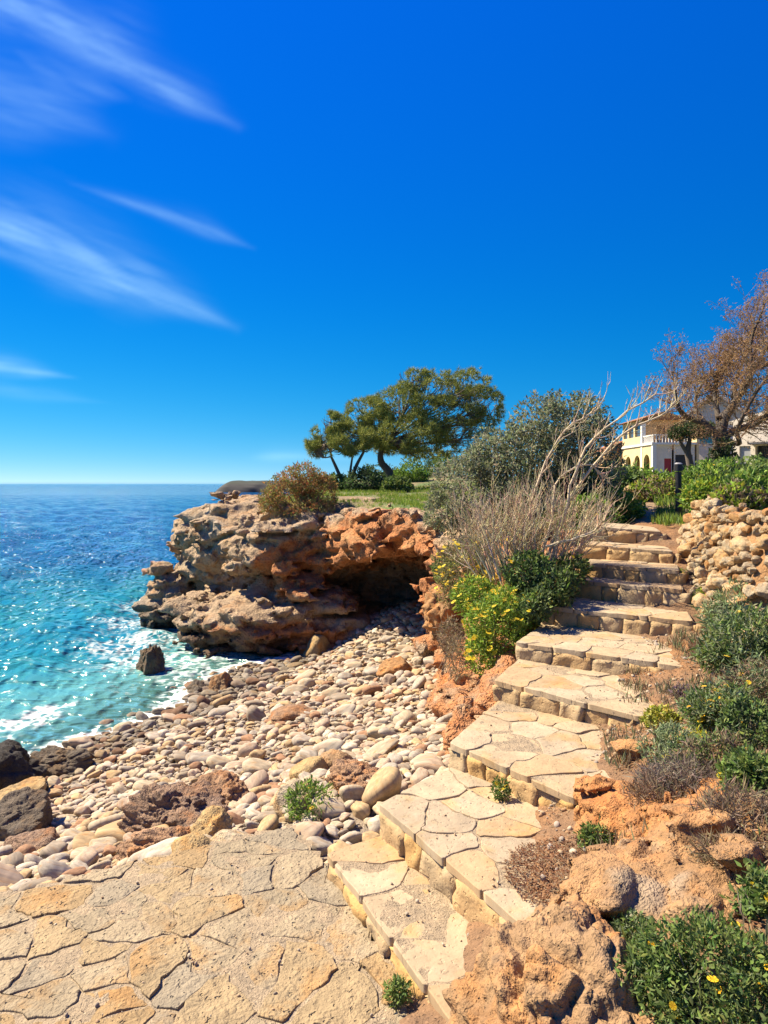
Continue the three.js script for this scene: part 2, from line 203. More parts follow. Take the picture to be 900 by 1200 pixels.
{
  const N = 1024, X0 = -22, D0 = 5, SPAN = 24;          // metres covered by the colour sheet of the near water
  const col = new Uint8Array(N * N * 4), tra = new Uint8Array(N * N * 4), rou = new Uint8Array(N * N * 4);
  const rocks = [[-3.15, 11.7, 1.0], [-5.6, 16.2, 1.3], [-3.6, 12.9, 1.6], [-5.0, 14.0, 1.5], [-2.6, 11.6, 1.0], [-4.6, 12.6, 0.9], [-6.0, 18.5, 1.5]];
  for (let j = 0; j < N; j++) for (let i = 0; i < N; i++) {
    const x = X0 + (i + 0.5) / N * SPAN, d = D0 + (j + 0.5) / N * SPAN, k = (j * N + i) * 4;
    let r = 0.004, g = 0.095, b = 0.25, t = 0, foam = 0, dep = 3;
    if (x < 1.5 && d > 5) {
      const near = x > -13 && d < 21;
      dep = near ? SEA - beachH0(x, d) : 3; if (x <= -12 || d >= 19) dep = mix(dep, 3, Math.max(sstep(-12, -13, x), sstep(19, 21, d)));
      const p = fbm(x * 0.20, d * 0.20, 5.5, 3), q = fbm(x * 0.75 + 4, d * 0.5, 9.5, 3);
      const sand = sstep(1.25, 0.45, Math.hypot((x + 7) / 14, (d - 9) / 18) + 0.35 * p), tur = clamp(0.72 * sand + 0.45 * p + 0.2 * q - 0.02) * sstep(1.3, 1.0, Math.hypot((x + 7) / 14, (d - 9) / 18));     // pale sand lies under the cove, weed and rock round it
      r = mix(0.004, 0.018, tur); g = mix(0.095, 0.27, tur); b = mix(0.25, 0.29, tur);
      const clear = sstep(1.0, 0.12, dep); r = mix(r, 0.20, clear * 0.85); g = mix(g, 0.50, clear * 0.85); b = mix(b, 0.46, clear * 0.85);   // sand stirred up in the shallows
      t = sstep(0.6, 0.03, dep) * 0.65;
      const n1 = fbm(x * 1.1, d * 1.1, 2.7, 4), lace = Math.abs(fbm(x * 3.8 + n1, d * 3.8, 7.7, 3, 0.6)), fine = fbm(x * 9, d * 7, 1.1, 3, 0.6);
      const near0 = Math.max(sstep(0.13, 0.03, Math.abs(dep - 0.02 + 0.07 * n1)), 0.85 * sstep(0.10, 0.02, Math.abs(dep - 0.34 + 0.20 * n1)) * sstep(-0.25, 0.15, fbm(x * 0.6, d * 0.6, 4.4, 2)), 0.6 * sstep(0.09, 0.01, Math.abs(dep - 0.72 + 0.3 * n1)) * sstep(0.0, 0.3, fbm(x * 0.5 + 9, d * 0.5, 4.4, 2)));
      let turb = near0; for (const [rx, rd, rr] of rocks) { const q2 = Math.hypot(x - rx, d - rd) / rr; turb = Math.max(turb, sstep(1.25, 0.35, q2 + 0.35 * n1) * 0.6); }
      const streak = sstep(0.26, 0.48, fbm(x * 0.35 + d * 0.15, d * 0.55 - x * 0.12, 3.9, 4, 0.6)) * sstep(30, 12, d) * 0.6;
      turb = Math.max(turb, streak);
      foam = clamp(0.95 * sstep(0.055, 0.015, Math.abs(dep - 0.015 + 0.05 * n1 + 0.02 * fine)) + turb * 1.25 * sstep(0.30, 0.02, lace + 0.25 * (1 - turb) - 0.12 * fine - 0.05) + sstep(0.85, 1.0, turb) * 0.2 * sstep(-0.1, 0.4, fine));
    }
    r = mix(r, 0.78, foam); g = mix(g, 0.80, foam); b = mix(b, 0.80, foam); t *= 1 - foam;
    const s = (c) => 255 * Math.pow(clamp(c), 1 / 2.2);
    col[k] = s(r); col[k + 1] = s(g); col[k + 2] = s(b); col[k + 3] = 255; tra[k] = tra[k + 1] = tra[k + 2] = t * 255; tra[k + 3] = 255; rou[k] = rou[k + 1] = rou[k + 2] = mix(0.07, 0.9, foam) * 255; rou[k + 3] = 255;
  }
  const mk = (d, c) => { const t = new THREE.DataTexture(d, N, N); t.magFilter = THREE.LinearFilter; t.minFilter = THREE.LinearFilter; t.channel = 1; if (c) t.colorSpace = THREE.SRGBColorSpace; t.needsUpdate = true; return t; };
  const ripple = []; { const r = rng(5); for (let i = 0; i < 40; i++) { const m = 3 + fl(r() * r() * 26), th = 0.85 + (r() - 0.5) * 2.4; ripple.push([Math.round(m * Math.cos(th)), Math.round(m * Math.sin(th)), r() * 6.283, 1 / Math.pow(m, 0.75)]); } }
  const rippleBump = tex(512, (u, v) => { let h = 0; for (const [a, b, ph, w] of ripple) { const s = Math.sin(6.283185 * (a * u + b * v) + ph); h += w * (s + 0.35 * s * s); } return 0.5 + 0.13 * h + 0.06 * tfbm(u, v, 24, 3, 9); });
  M.sea = new THREE.MeshPhysicalMaterial({ color: lin(ALB, ALB, ALB), vertexColors: true, map: mk(col, true), transmission: 1, transmissionMap: mk(tra), roughness: 1, roughnessMap: mk(rou), ior: 1.33, thickness: 0, metalness: 0, bumpMap: scaled(rippleBump, 1 / 2.6), bumpScale: 0.2 });
  const ds = []; for (let d = 4.5; d < 12000; d *= d < 30 ? 1.0068 : d < 200 ? 1.011 : 1.06) ds.push(d);
  const g = new THREE.BufferGeometry(), nx = 260, p = [], uv = [], uv1 = [], c = [], idx = [];
  ds.forEach((d, j) => { for (let i = 0; i < nx; i++) { const t = i / (nx - 1), xl = -Math.max(16, d * 0.95), xr = Math.max(1.5, d < 22 ? 1.5 : (d - 22) * 0.5 + 1.5), x = xl + (xr - xl) * Math.pow(t, 0.8);
    p.push(x, SEA + waveH(x, d), -d); uv.push(x, d); uv1.push((x - X0) / SPAN, (d - D0) / SPAN);
    const q = fbm(x * 0.02, d * 0.05, 8.8, 4), weed = sstep(0.05, 0.4, fbm(x * 0.035 + 2, d * 0.15, 12.1, 4));     // meadows of sea grass show dark through the water
    c.push((1 + 0.3 * q) * mix(1, 0.45, weed), (1 + 0.3 * q) * mix(1, 0.58, weed), (1 + 0.2 * q) * mix(1, 0.85, weed)); } });
  for (let j = 0; j < ds.length - 1; j++) for (let i = 0; i < nx - 1; i++) { const a = j * nx + i; idx.push(a, a + 1, a + nx, a + 1, a + nx + 1, a + nx); }
  g.setAttribute('position', new THREE.Float32BufferAttribute(p, 3)); g.setAttribute('uv', new THREE.Float32BufferAttribute(uv, 2)); g.setAttribute('uv1', new THREE.Float32BufferAttribute(uv1, 2)); g.setAttribute('color', new THREE.Float32BufferAttribute(c, 3)); g.setIndex(idx); g.computeVertexNormals();
  structure('sea', 'turquoise and blue sea with foam along the shore', 'sea', g, M.sea);
}

// ---------------------------------------------------------------- stair line (front edges of the treads): left and right corner as x, depth, height
const E = [
  [[-0.25, 3.12, 0.09], [0.26, 2.04, 0.09]], [[-0.02, 3.27, 0.24], [0.56, 2.22, 0.24]], [[0.358, 3.72, 0.36], [0.98, 2.90, 0.36]], [[0.718, 4.48, 0.48], [1.58, 3.62, 0.48]], [[0.963, 5.04, 0.60], [1.98, 4.28, 0.60]],
  [[1.30, 5.70, 0.745], [2.26, 5.06, 0.745]], [[1.70, 6.12, 0.90], [2.40, 5.56, 0.90]], [[1.78, 6.38, 1.03], [2.48, 5.82, 1.025]], [[1.90, 6.74, 1.165], [2.62, 6.28, 1.14]], [[2.03, 7.15, 1.325], [2.74, 6.85, 1.28]], [[2.25, 7.85, 1.33], [2.95, 7.6, 1.29]]];
// ---------------------------------------------------------------- headland: cliff, cave, bank below the stairs
const FOOT = [[0.36, 3.7], [0.40, 4.55], [0.60, 5.6], [0.80, 7.0], [0.88, 8.6], [0.85, 9.4], [0.25, 10.7], [-0.5, 12.2], [-1.1, 13.3], [-2.6, 14.2], [-4.1, 15.3], [-4.95, 16.3], [-5.2, 17.8], [-4.7, 19.6], [-4.2, 26], [9, 26], [9, 8], [3.4, 8], [2.6, 7.2], [1.9, 6.0], [1.35, 5.3], [0.95, 4.4]];
const topAt = (x, d) => { const near = d < 4 ? 0.12 : d < 5 ? mix(0.12, 0.42, d - 4) : d < 6 ? mix(0.42, 0.70, d - 5) : d < 7.2 ? mix(0.70, 1.08, (d - 6) / 1.2) : mix(1.08, 1.2, clamp((d - 7.2) / 2)); return near + 0.012 * Math.max(0, d - 9.5) - 0.55 * sstep(-3.9, -5.6, x) + 0.07 * noise(x * 0.9, d * 0.9, 4); };
const ell = (x, y, d, c, r) => { const k = Math.hypot((x - c[0]) / r[0], (y - c[1]) / r[1], (d - c[2]) / r[2]); return (k - 1) * Math.min(...r); };
function headland(x, y, z) {
  const d = -z, bank = sstep(9.6, 8.3, d);
  let pd = polyDist(FOOT, x, d);
  if (Math.abs(pd) < 1.3) pd = polyDist(FOOT, x + 0.25 * noise(x * 0.7, y * 0.7, d * 0.7), d + 0.25 * noise(x * 0.7 + 7, y * 0.7, d * 0.7 + 3));
  const lean = bank * clamp((y + 0.3) * 0.45, -0.15, 0.8) + (1 - bank) * (0.16 * sstep(0.5, 1.2, y) + 0.22 * sstep(0.3, -0.6, y));
  pd += lean - 0.1;
  let s = smax(pd, y - topAt(x, d), 0.16);
  if (d > 8) {
    s = smax(s, -ell(x, y, d, [0.15, -0.82, 12.5], [1.95, 1.24, 2.6]), 0.15);
    s = smax(s, -ell(x, y, d, [0.22, 0.03, 11.0], [1.5, 0.66, 1.75]), 0.10);
    s = smax(s, -ell(x, y, d, [-1.75, -0.48, 13.4], [1.7, 0.16, 0.9]), 0.08);
    s = smin(s, ell(x, y, d, [-2.45, -0.98, 13.9], [1.9, 0.62, 1.3]), 0.06);
    s = smin(s, ell(x, y, d, [-1.0, -1.25, 13.6], [1.3, 0.5, 0.9]), 0.1);
    s = smin(s, ell(x, y, d, [-2.0, 0.35, 14.3], [1.25, 0.72, 1.0]), 0.12);
    s = smin(s, ell(x, y, d, [-4.95, -1.05, 16.2], [0.62, 0.8, 0.9]), 0.1);
    s = smin(s, ell(x, y, d, [-3.3, 0.98, 17.0], [1.2, 0.36, 1.5]), 0.05);
  }
  if (Math.abs(s) < 0.38) {
    const sc = d > 8.3 ? 1 : 1.7, soft = sstep(0.9, 1.15, y) * 0.4 * (d > 8 && x > -2.6 ? 1 : 0);
    const bw = fbm(x * 2, y * 2, d * 2, 2) * 0.25;
    s -= (1 - soft) * (blocks(x * 0.85 * sc + bw, y * 2.3 * sc + bw * 0.5, d * 0.85 * sc + bw, 0.34, 0.11) + blocks(x * 2.4 * sc, y * 4.6 * sc + bw, d * 2.4 * sc, 0.15, 0.065)) / sc;
    const strata = Math.abs(noise(x * 0.5, y * 5.2 + 0.6 * noise(x, y, d), d * 0.5));
    s -= (0.12 * fbm(x * 1.2, y * 2.2, d * 1.2, 3, 0.55) + 0.07 * (Math.abs(fbm(x * 4, y * 6, d * 4, 3, 0.65)) - 0.2) + blocks(x * 6.5, y * 9, d * 6.5, 0.085, 0.04) + 0.07 * (strata - 0.25)) / sc;
  }
  return s;
}
function cliffColor(x, y, z, ny) {
  const d = -z, n = fbm(x * 0.9, y * 1.5, z * 0.9, 4), n2 = fbm(x * 3.1 + 5, y * 4.4, z * 3.1, 4, 0.6), n3 = fbm(x * 7, y * 9, z * 7, 3, 0.6);
  let c = [0.53 + 0.13 * n2, 0.375 + 0.10 * n2, 0.23 + 0.075 * n2];
  const grey = sstep(0.05, 0.42, n + 0.35 * n2); c = c.map((v, i) => mix(v, [0.47, 0.395, 0.30][i], grey * 0.7));
  const fresh = Math.max(sstep(2.3, 1.0, Math.hypot((x - 0.0) / 1.15, (y - 0.25) / 0.62, (d - 11.6) / 1.7)), 0.9 * sstep(1.35, 0.5, Math.hypot((x + 1.7) / 0.9, (y - 0.1) / 0.6, (d - 13.6) / 1.2)), 0.75 * sstep(1.5, 0.7, Math.hypot((x + 2.2) / 1.6, (y + 1.15) / 0.35, (d - 13.5) / 1.6)), d < 9 ? 0.55 : 0);   // rock broken open: rust red, with ragged edges
  const rust = sstep(0.26, 0.60, fresh * 0.95 + 0.46 * n2 + 0.28 * n3) ; c = c.map((v, i) => mix(v, [0.56, 0.205, 0.055][i] * (1 + 0.3 * n3), rust * 0.88));
  const ochre = sstep(0.18, 0.5, fbm(x * 1.7 + 20, y * 1.7, z * 1.7, 4)); c = c.map((v, i) => mix(v, [0.58, 0.36, 0.15][i], ochre * 0.6));
  const tar = sstep(SEA + 0.75, SEA + 0.15, y + 0.3 * n2) * (d > 9 && x < -1.8 ? 1 : 0); c = c.map((v, i) => mix(v, [0.10, 0.085, 0.065][i], tar * 0.85));   // dark algae band at the water line
  return c.map((v) => Math.max(0.03, v * (1 + 0.12 * n3)));
}
M.cliff = std([1.18, 1.18, 1.18], { vertexColors: true, map: scaled(rockTex, 0.55), bumpMap: scaled(rockBump, 0.9), bumpScale: 0.12 });
{ const far = surfaceNets(headland, -6.4, -2.2, -20.5, 3.2, 1.85, -8.4, 0.048); setColors(far, cliffColor);
  const cliff = mesh('sea_cliff', boxUV(far), M.cliff); info(cliff, 'rugged tan and rust limestone headland hollowed by a shallow cave', 'cliff', null, 'structure');
  const nearG = surfaceNets(headland, 0.0, -1.0, -8.6, 3.2, 1.5, -3.3, 0.036); setColors(nearG, cliffColor);
  const bk = mesh('earth_bank', boxUV(nearG), M.cliff); info(bk, 'rusty earth and rock bank below the left edge of the stairs', 'bank', null, 'structure'); }

// ---------------------------------------------------------------- stones: builders
function shape(geo) { geo.deleteAttribute('normal'); geo.deleteAttribute('uv'); return weld(geo); }
function weld(geo) { const p = geo.attributes.position, map = new Map(), pos = [], idx = [], src = geo.index; const id = []; for (let i = 0; i < p.count; i++) { const k = `${Math.round(p.getX(i) * 1e4)},${Math.round(p.getY(i) * 1e4)},${Math.round(p.getZ(i) * 1e4)}`; let q = map.get(k); if (q === undefined) { q = pos.length / 3; map.set(k, q); pos.push(p.getX(i), p.getY(i), p.getZ(i)); } id.push(q); } const n = src ? src.count : p.count; for (let i = 0; i < n; i += 3) { const a = id[src ? src.getX(i) : i], b = id[src ? src.getX(i + 1) : i + 1], c = id[src ? src.getX(i + 2) : i + 2]; if (a !== b && b !== c && a !== c) idx.push(a, b, c); } const g = new THREE.BufferGeometry(); g.setAttribute('position', new THREE.Float32BufferAttribute(pos, 3)); g.setIndex(idx); return g; }
function rockGeo(detail, seed, { planes = 14, rough = 0.12, freq = 1.6, soft = 0.05, crack = 0, spread = 0.35 } = {}) {   // a lump of radius about 1: rounded polyhedron, pitted and cracked
  const g = shape(new THREE.IcosahedronGeometry(1, detail)), p = g.attributes.position, r = rng(seed), N = [];
  for (let i = 0; i < planes; i++) { const z = r() * 2 - 1, a = r() * 6.283, s = Math.sqrt(1 - z * z); N.push([s * Math.cos(a), s * Math.sin(a), z, 1 - spread + spread * r()]); }
  const o = seed * 3.71;
  for (let i = 0; i < p.count; i++) { let x = p.getX(i), y = p.getY(i), z = p.getZ(i), m = 1.15;
    for (const [a, b, c, d] of N) { const q = a * x + b * y + c * z; if (q > 0.05) m = smin(m, d / q, soft); }
    m *= 1 + rough * fbm(x * freq + o, y * freq, z * freq, 5, 0.55) ;
    if (crack) { m += blocks(x * 2.0 + o, y * 2.8, z * 2.0, crack * 1.6, crack * 0.7) + blocks(x * 5.2 + o, y * 6.5, z * 5.2, crack * 0.7, crack * 0.35) + crack * 0.35 * fbm(x * 9 + o, y * 9, z * 9, 3, 0.6); }
    p.setXYZ(i, x * m, y * m, z * m); }
  g.computeVertexNormals(); return g;
}
function blockGeo(w, h, d, seed, rough = 0.010, seg = 5) {  // a roughly dressed block
  const g = shape(new THREE.BoxGeometry(w, h, d, seg, Math.max(3, seg - 1), 3)), p = g.attributes.position, o = seed * 1.93;
  for (let i = 0; i < p.count; i++) { let x = p.getX(i) / w * 2, y = p.getY(i) / h * 2, z = p.getZ(i) / d * 2; const e = 4.0, k = Math.pow(Math.pow(Math.abs(x), e) + Math.pow(Math.abs(y), e) + Math.pow(Math.abs(z), e), -1 / e), q = mix(1, k * 1.03, 0.28);
    x *= q * w / 2; y *= q * h / 2; z *= q * d / 2;
    p.setXYZ(i, x + rough * noise(x * 14 + o, y * 14, z * 14), y + rough * noise(x * 14, y * 14 + o, z * 14 + 5), z + rough * 1.6 * noise(x * 14 + 9, y * 14, z * 14 + o)); }
  g.computeVertexNormals(); return g;
}
function clipHalf(P, nx, nd, c) { const o = []; for (let i = 0; i < P.length; i++) { const a = P[i], b = P[(i + 1) % P.length], da = a[0] * nx + a[1] * nd - c, db = b[0] * nx + b[1] * nd - c; if (da <= 0) o.push(a); if ((da < 0 && db > 0) || (da > 0 && db < 0)) { const t = da / (da - db); o.push([a[0] + (b[0] - a[0]) * t, a[1] + (b[1] - a[1]) * t]); } } return o; }
function seedsIn(P, dist, r, tries = 4000) { const xs = P.map((p) => p[0]), ds = P.map((p) => p[1]), x0 = Math.min(...xs), x1 = Math.max(...xs), d0 = Math.min(...ds), d1 = Math.max(...ds), o = []; for (let k = 0; k < tries; k++) { const x = mix(x0, x1, r()), d = mix(d0, d1, r()), m = dist * (0.62 + 0.75 * r()); if (polyDist(P, x, d) > -dist * 0.16) continue; if (o.every((q) => Math.hypot(q[0] - x, q[1] - d) > m)) o.push([x, d]); } return o; }
function crazyPaving(P, S, gap, stretch = [1, 0, 0, 1]) {   // cells round the seeds S inside the convex outline P, each kept back by half a joint
  const out = [];
  for (const s of S) { let c = P.map((p) => [...p]); for (const q of S) { if (q === s) continue; const dx = q[0] - s[0], dd = q[1] - s[1], L = Math.hypot(dx, dd); if (L > 1.6) continue; c = clipHalf(c, dx / L, dd / L, (dx / L) * (s[0] + q[0]) / 2 + (dd / L) * (s[1] + q[1]) / 2 - gap / 2); if (c.length < 3) break; } if (c.length >= 3) out.push(c); }
  return out;
}
function slabGeo(P, hAt, thick, r, { wob: wob0 = 0.020, bevel = 0.012, bump = 0.004, tilt = 0.012, edge = null } = {}) {
  let Q = []; for (let i = 0; i < P.length; i++) { const a = P[i], b = P[(i + 1) % P.length]; Q.push([mix(a[0], b[0], 0.05), mix(a[1], b[1], 0.05)], [mix(a[0], b[0], 0.95), mix(a[1], b[1], 0.95)]); }
  const B = []; for (let i = 0; i < Q.length; i++) { const a = Q[i], b = Q[(i + 1) % Q.length], L = Math.hypot(b[0] - a[0], b[1] - a[1]), n = Math.max(1, Math.round(L / 0.035)); for (let k = 0; k < n; k++) B.push([mix(a[0], b[0], k / n), mix(a[1], b[1], k / n)]); }
  const o = r() * 50; let cx = 0, cd = 0; for (const b of B) { const wob = wob0 * (edge ? 0.12 + 0.88 * sstep(0.0, 0.05, -polyDist(edge, b[0], b[1])) : 1); b[2] = b[0] + wob * noise(b[0] * 6.5, b[1] * 6.5, 1.5) + wob * 0.35 * noise(b[0] * 24, b[1] * 24, 1 + o); b[3] = b[1] + wob * noise(b[0] * 6.5, b[1] * 6.5, 31.5) + wob * 0.35 * noise(b[0] * 24, b[1] * 24, 33 + o); cx += b[2] / B.length; cd += b[3] / B.length; }
  const tx = (r() - 0.5) * 2 * tilt, td = (r() - 0.5) * 2 * tilt, lift = (r() - 0.5) * 0.008, top = (x, d) => hAt(x, d) + lift + tx * (x - cx) + td * (d - cd) + bump * fbm(x * 7 + o, d * 7, o, 3) ;
  const p = [], uv = [], idx = [], n = B.length, u0 = r() * 3, v0 = r() * 3, ca = Math.cos(o), sa = Math.sin(o);
  const put = (x, y, d) => { p.push(x, y, -d); uv.push(u0 + x * ca - (d + (hAt(x, d) - y) * 0.7) * sa, v0 + x * sa + (d + (hAt(x, d) - y) * 0.7) * ca); };
  const rings = [[0, -thick], [0, -bevel], [0.3, -bevel * 0.3], [1, 0], [-0.5, 0]];
  for (const [k, dy] of rings) for (const b of B) { const L = Math.hypot(cx - b[2], cd - b[3]) + 1e-6, q = k < 0 ? 0.5 : Math.min(0.4, bevel * 1.3 * k / L), x = mix(b[2], cx, q), d = mix(b[3], cd, q); put(x, (dy <= -thick ? hAt(x, d) : top(x, d)) + dy, d); }
  put(cx, top(cx, cd), cd);
  for (let q = 0; q < rings.length - 1; q++) for (let i = 0; i < n; i++) { const a = q * n + i, b = q * n + (i + 1) % n; idx.push(a, b, a + n, b, b + n, a + n); }
  const last = (rings.length - 1) * n; for (let i = 0; i < n; i++) idx.push(last + i, last + (i + 1) % n, p.length / 3 - 1);
  const g = new THREE.BufferGeometry(); g.setAttribute('position', new THREE.Float32BufferAttribute(p, 3)); g.setAttribute('uv', new THREE.Float32BufferAttribute(uv, 2)); g.setIndex(idx); g.computeVertexNormals(); return g;
}
function prism(P, yTop, yLow) {                          // solid under the outline P (x, depth), heights given at each corner
  const s = new Soup(), c = [1, 1, 1], n = P.length, a = [], b = []; P.forEach((q, i) => { a.push(s.v(q[0], Array.isArray(yTop) ? yTop[i] : yTop, -q[1], c)); b.push(s.v(q[0], yLow, -q[1], c)); });
  for (let i = 1; i < n - 1; i++) { s.tri(a[0], a[i], a[i + 1]); s.tri(b[0], b[i + 1], b[i]); } for (let i = 0; i < n; i++) { const j = (i + 1) % n; s.tri(a[i], b[i], b[j]); s.tri(a[i], b[j], a[j]); }
  const g = s.geo(false).toNonIndexed(); g.deleteAttribute('color'); g.computeVertexNormals(); return boxUV(g);
}
const stoneTex = tex(768, (u, v) => { const a = tfbm(u, v, 7, 6, 113, 0.66), o = sstep(0.02, 0.42, tfbm(u, v, 3, 5, 133, 0.62)), w = sstep(0.10, 0.45, tfbm(u, v, 5, 5, 153, 0.62)), sp = sstep(0.34, 0.5, tfbm(u, v, 40, 2, 173)); const k = 0.80 + 0.30 * a - 0.22 * sp; return [k * mix(1, 1.04, o) * mix(1, 1.06, w), k * mix(1, 0.88, o) * mix(1, 1.07, w), k * mix(1, 0.62, o) * mix(1, 1.12, w)]; });
const flag = (c, b = 0.012) => std(c.map((v) => v * 1.18), { map: scaled(stoneTex, 0.9), bumpMap: scaled(pitBump, 1.5), bumpScale: b });
const treadMats = [[0.52, 0.385, 0.235], [0.54, 0.42, 0.275], [0.52, 0.36, 0.20], [0.53, 0.40, 0.25], [0.48, 0.375, 0.25]].map((c) => flag(c, 0.02));
const landTex = tex(768, (u, v) => { const a = tfbm(u, v, 6, 7, 213, 0.7), o = sstep(0.0, 0.36, tfbm(u, v, 3, 6, 233, 0.66)), w = sstep(0.05, 0.4, tfbm(u, v, 4, 6, 253, 0.66)), sp = sstep(0.25, 0.5, tfbm(u, v, 30, 3, 273, 0.6)); const k = 0.76 + 0.34 * a - 0.2 * sp; return [k * mix(1, 1.05, o) * mix(1, 0.92, w), k * mix(1, 0.87, o) * mix(1, 0.94, w), k * mix(1, 0.66, o) * mix(1, 0.97, w)]; });
const landMats = [[0.46, 0.345, 0.20], [0.43, 0.34, 0.215], [0.48, 0.35, 0.19], [0.40, 0.325, 0.22], [0.48, 0.375, 0.235], [0.47, 0.32, 0.155]].map((c) => std(c.map((v) => v * 1.04), { map: scaled(landTex, 1.1), bumpMap: scaled(rockBump, 1.3), bumpScale: 0.03 }));
const riserMats = [[0.58, 0.38, 0.18], [0.54, 0.37, 0.19], [0.62, 0.38, 0.145], [0.52, 0.38, 0.22]].map((c) => flag(c, 0.025));
M.mortar = std([0.62, 0.47, 0.30], { map: scaled(soilTex, 2.2), bumpMap: scaled(rockBump, 3), bumpScale: 0.02 });

// ---------------------------------------------------------------- paved landing
const LAND = [[-3.6, 0.4], [0.36, 0.4], [0.24, 2.0], [-0.22, 3.08], [-0.48, 3.52], [-1.65, 3.02], [-3.6, 2.2]];
const landH = (x, d) => 0.0 - 0.05 * sstep(-0.6, -2.2, x) + 0.012 * noise(x * 1.4, d * 1.4, 2.1);
{
  const g = sheet(range(-3.6, 0.5, 0.05), range(0.4, 3.6, 0.05), (x, d) => landH(x, d) - 0.005 + 0.012 * fbm(x * 5, d * 5, 3, 4), (x, d) => polyDist(LAND, x, d) < 0.02);
  const path = structure('paved_path', 'landing of crazy paving laid in sandy mortar', 'path', g, M.mortar);
  const r = rng(404), S = seedsIn(LAND, 0.155, r, 3000).filter(() => r() > 0.2);
  for (const c of crazyPaving(LAND, S, 0.011)) { const vis = c.some(([x, d]) => d > 1.9); if (!vis) continue; mesh('paving_stone', slabGeo(c, landH, 0.06, r, { wob: 0.055, bevel: 0.004, bump: 0.012, tilt: 0.025 }), landMats[fl(r() * landMats.length)], path); }
}

// ---------------------------------------------------------------- stone staircase
{
  const stairs = thing('stone_staircase', 'curving staircase of ten broad stone steps climbing from the paved landing', 'staircase', null, V(0.3, 0, -2.9));
  const base = stairs.position;
  for (let k = 0; k < 10; k++) {
    const r = rng(900 + k), [L, R] = E[k], [L2, R2] = E[k + 1], low = k ? E[k - 1][0][2] : 0, step = new THREE.Group(); step.name = 'step'; stairs.add(step);
    const ex = R[0] - L[0], ed = R[1] - L[1], W = Math.hypot(ex, ed), ux = ex / W, ud = ed / W, nx = ud, nd = -ux;     // n points out of the riser, down the flight
    const hAt = (x, d) => { const t = clamp(((x - L[0]) * ux + (d - L[1]) * ud) / W, -0.2, 1.2); return mix(L[2], R[2], t) + 0.006 * noise(x * 2.2, d * 2.2, k); };
    const back = 0.06, P = [[L[0] + nx * 0.006, L[1] + nd * 0.006], [R[0] + nx * 0.006, R[1] + nd * 0.006], [R2[0] - nx * back, R2[1] - nd * back], [L2[0] - nx * back, L2[1] - nd * back]];
    const core = [[L[0] - nx * 0.008, L[1] - nd * 0.008], [R[0] - nx * 0.008, R[1] - nd * 0.008], [R2[0] - nx * (back + .05), R2[1] - nd * (back + .05)], [L2[0] - nx * (back + .05), L2[1] - nd * (back + .05)]];
    const place = (g) => { g.translate(-base.x, -base.y, -base.z); return g; };
    mesh('mortar_core', place(prism(core, [L[2] - 0.0035, R[2] - 0.0035, R[2] - 0.0035, L[2] - 0.0035], low - 0.22)), M.mortar, step);
    const dist = k < 5 ? 0.255 : 0.24, S = seedsIn(P, dist, r, 900);
    for (const c of crazyPaving(P, S, 0.009)) mesh('paving_stone', place(slabGeo(c, hAt, 0.034, r, { wob: 0.040, bevel: 0.004, bump: 0.007, tilt: 0.010, edge: P })), treadMats[fl(r() * treadMats.length)], step);
    let t = -0.01; while (t < W + 0.02) { const w = 0.10 + 0.19 * r(), t1 = Math.min(t + w, W + 0.06), hTop = mix(L[2], R[2], clamp((t + t1) / 2 / W)) - 0.030, H = hTop - low + 0.03; if (t1 - t < 0.05) break;
      const g = blockGeo(t1 - t - 0.004, H, 0.10, k * 40 + t * 9, 0.015), m = mesh('riser_stone', boxUV(g), riserMats[fl(r() * riserMats.length)], step);
      const mid = (t + t1) / 2, out = -0.046 + 0.010 * r(); m.position.set(L[0] + ux * mid + nx * out - base.x, low - 0.03 + H / 2 - base.y, -(L[1] + ud * mid + nd * out) - base.z); m.rotation.y = Math.atan2(ud, ux) + (r() - 0.5) * 0.06; t = t1; }
  }
}

// ---------------------------------------------------------------- hillside to the right of the stairs
const hillS = spline([[0.10, 1.7, 0.0], [0.26, 2.05, 0.10], [0.66, 2.18, 0.28], [1.06, 2.86, 0.41], [1.70, 3.58, 0.52], [2.12, 4.2, 0.66], [2.40, 5.0, 0.70], [2.5, 5.5, 0.80], [2.6, 5.8, 0.92], [2.76, 6.3, 1.06], [2.9, 6.8, 1.22], [3.1, 7.6, 1.28], [0.66, 2.55, 0.29],
  [-0.05, 2.75, -0.05], [0.2, 2.9, 0.02], [0.5, 3.4, 0.12], [0.85, 4.0, 0.25], [1.2, 4.6, 0.36], [1.5, 5.2, 0.48], [1.9, 5.7, 0.62], [2.1, 6.2, 0.82], [2.3, 6.8, 1.05], [2.45, 7.3, 1.2],
  [2.9, 4.4, 0.76], [2.75, 3.6, 0.74], [1.9, 2.9, 0.70], [1.5, 2.2, 0.66], [1.15, 2.0, 0.56], [0.95, 1.4, 0.45], [0.5, 1.5, 0.25], [1.6, 1.0, 0.7], [0.45, 0.6, 0.2], [2.6, 1.6, 0.95], [3.6, 3.4, 0.9], [3.3, 5.4, 0.85]]);
const hillH = (x, d) => hillS(x, d) + 0.035 * noise(x * 2.2, d * 2.2, 6.1) + 0.035 * fbm(x * 6, d * 6, 4.4, 3, 0.6) + 0.02 * (grooves(x * 7, d * 7, 2.2) - 0.5) * sstep(-0.1, 0.3, noise(x * 1.7, d * 1.7, 9));
M.soil = std([1.35, 1.35, 1.35], { vertexColors: true, map: scaled(soilTex, 1.9), bumpMap: scaled(rockBump, 2.4), bumpScale: 0.03 });
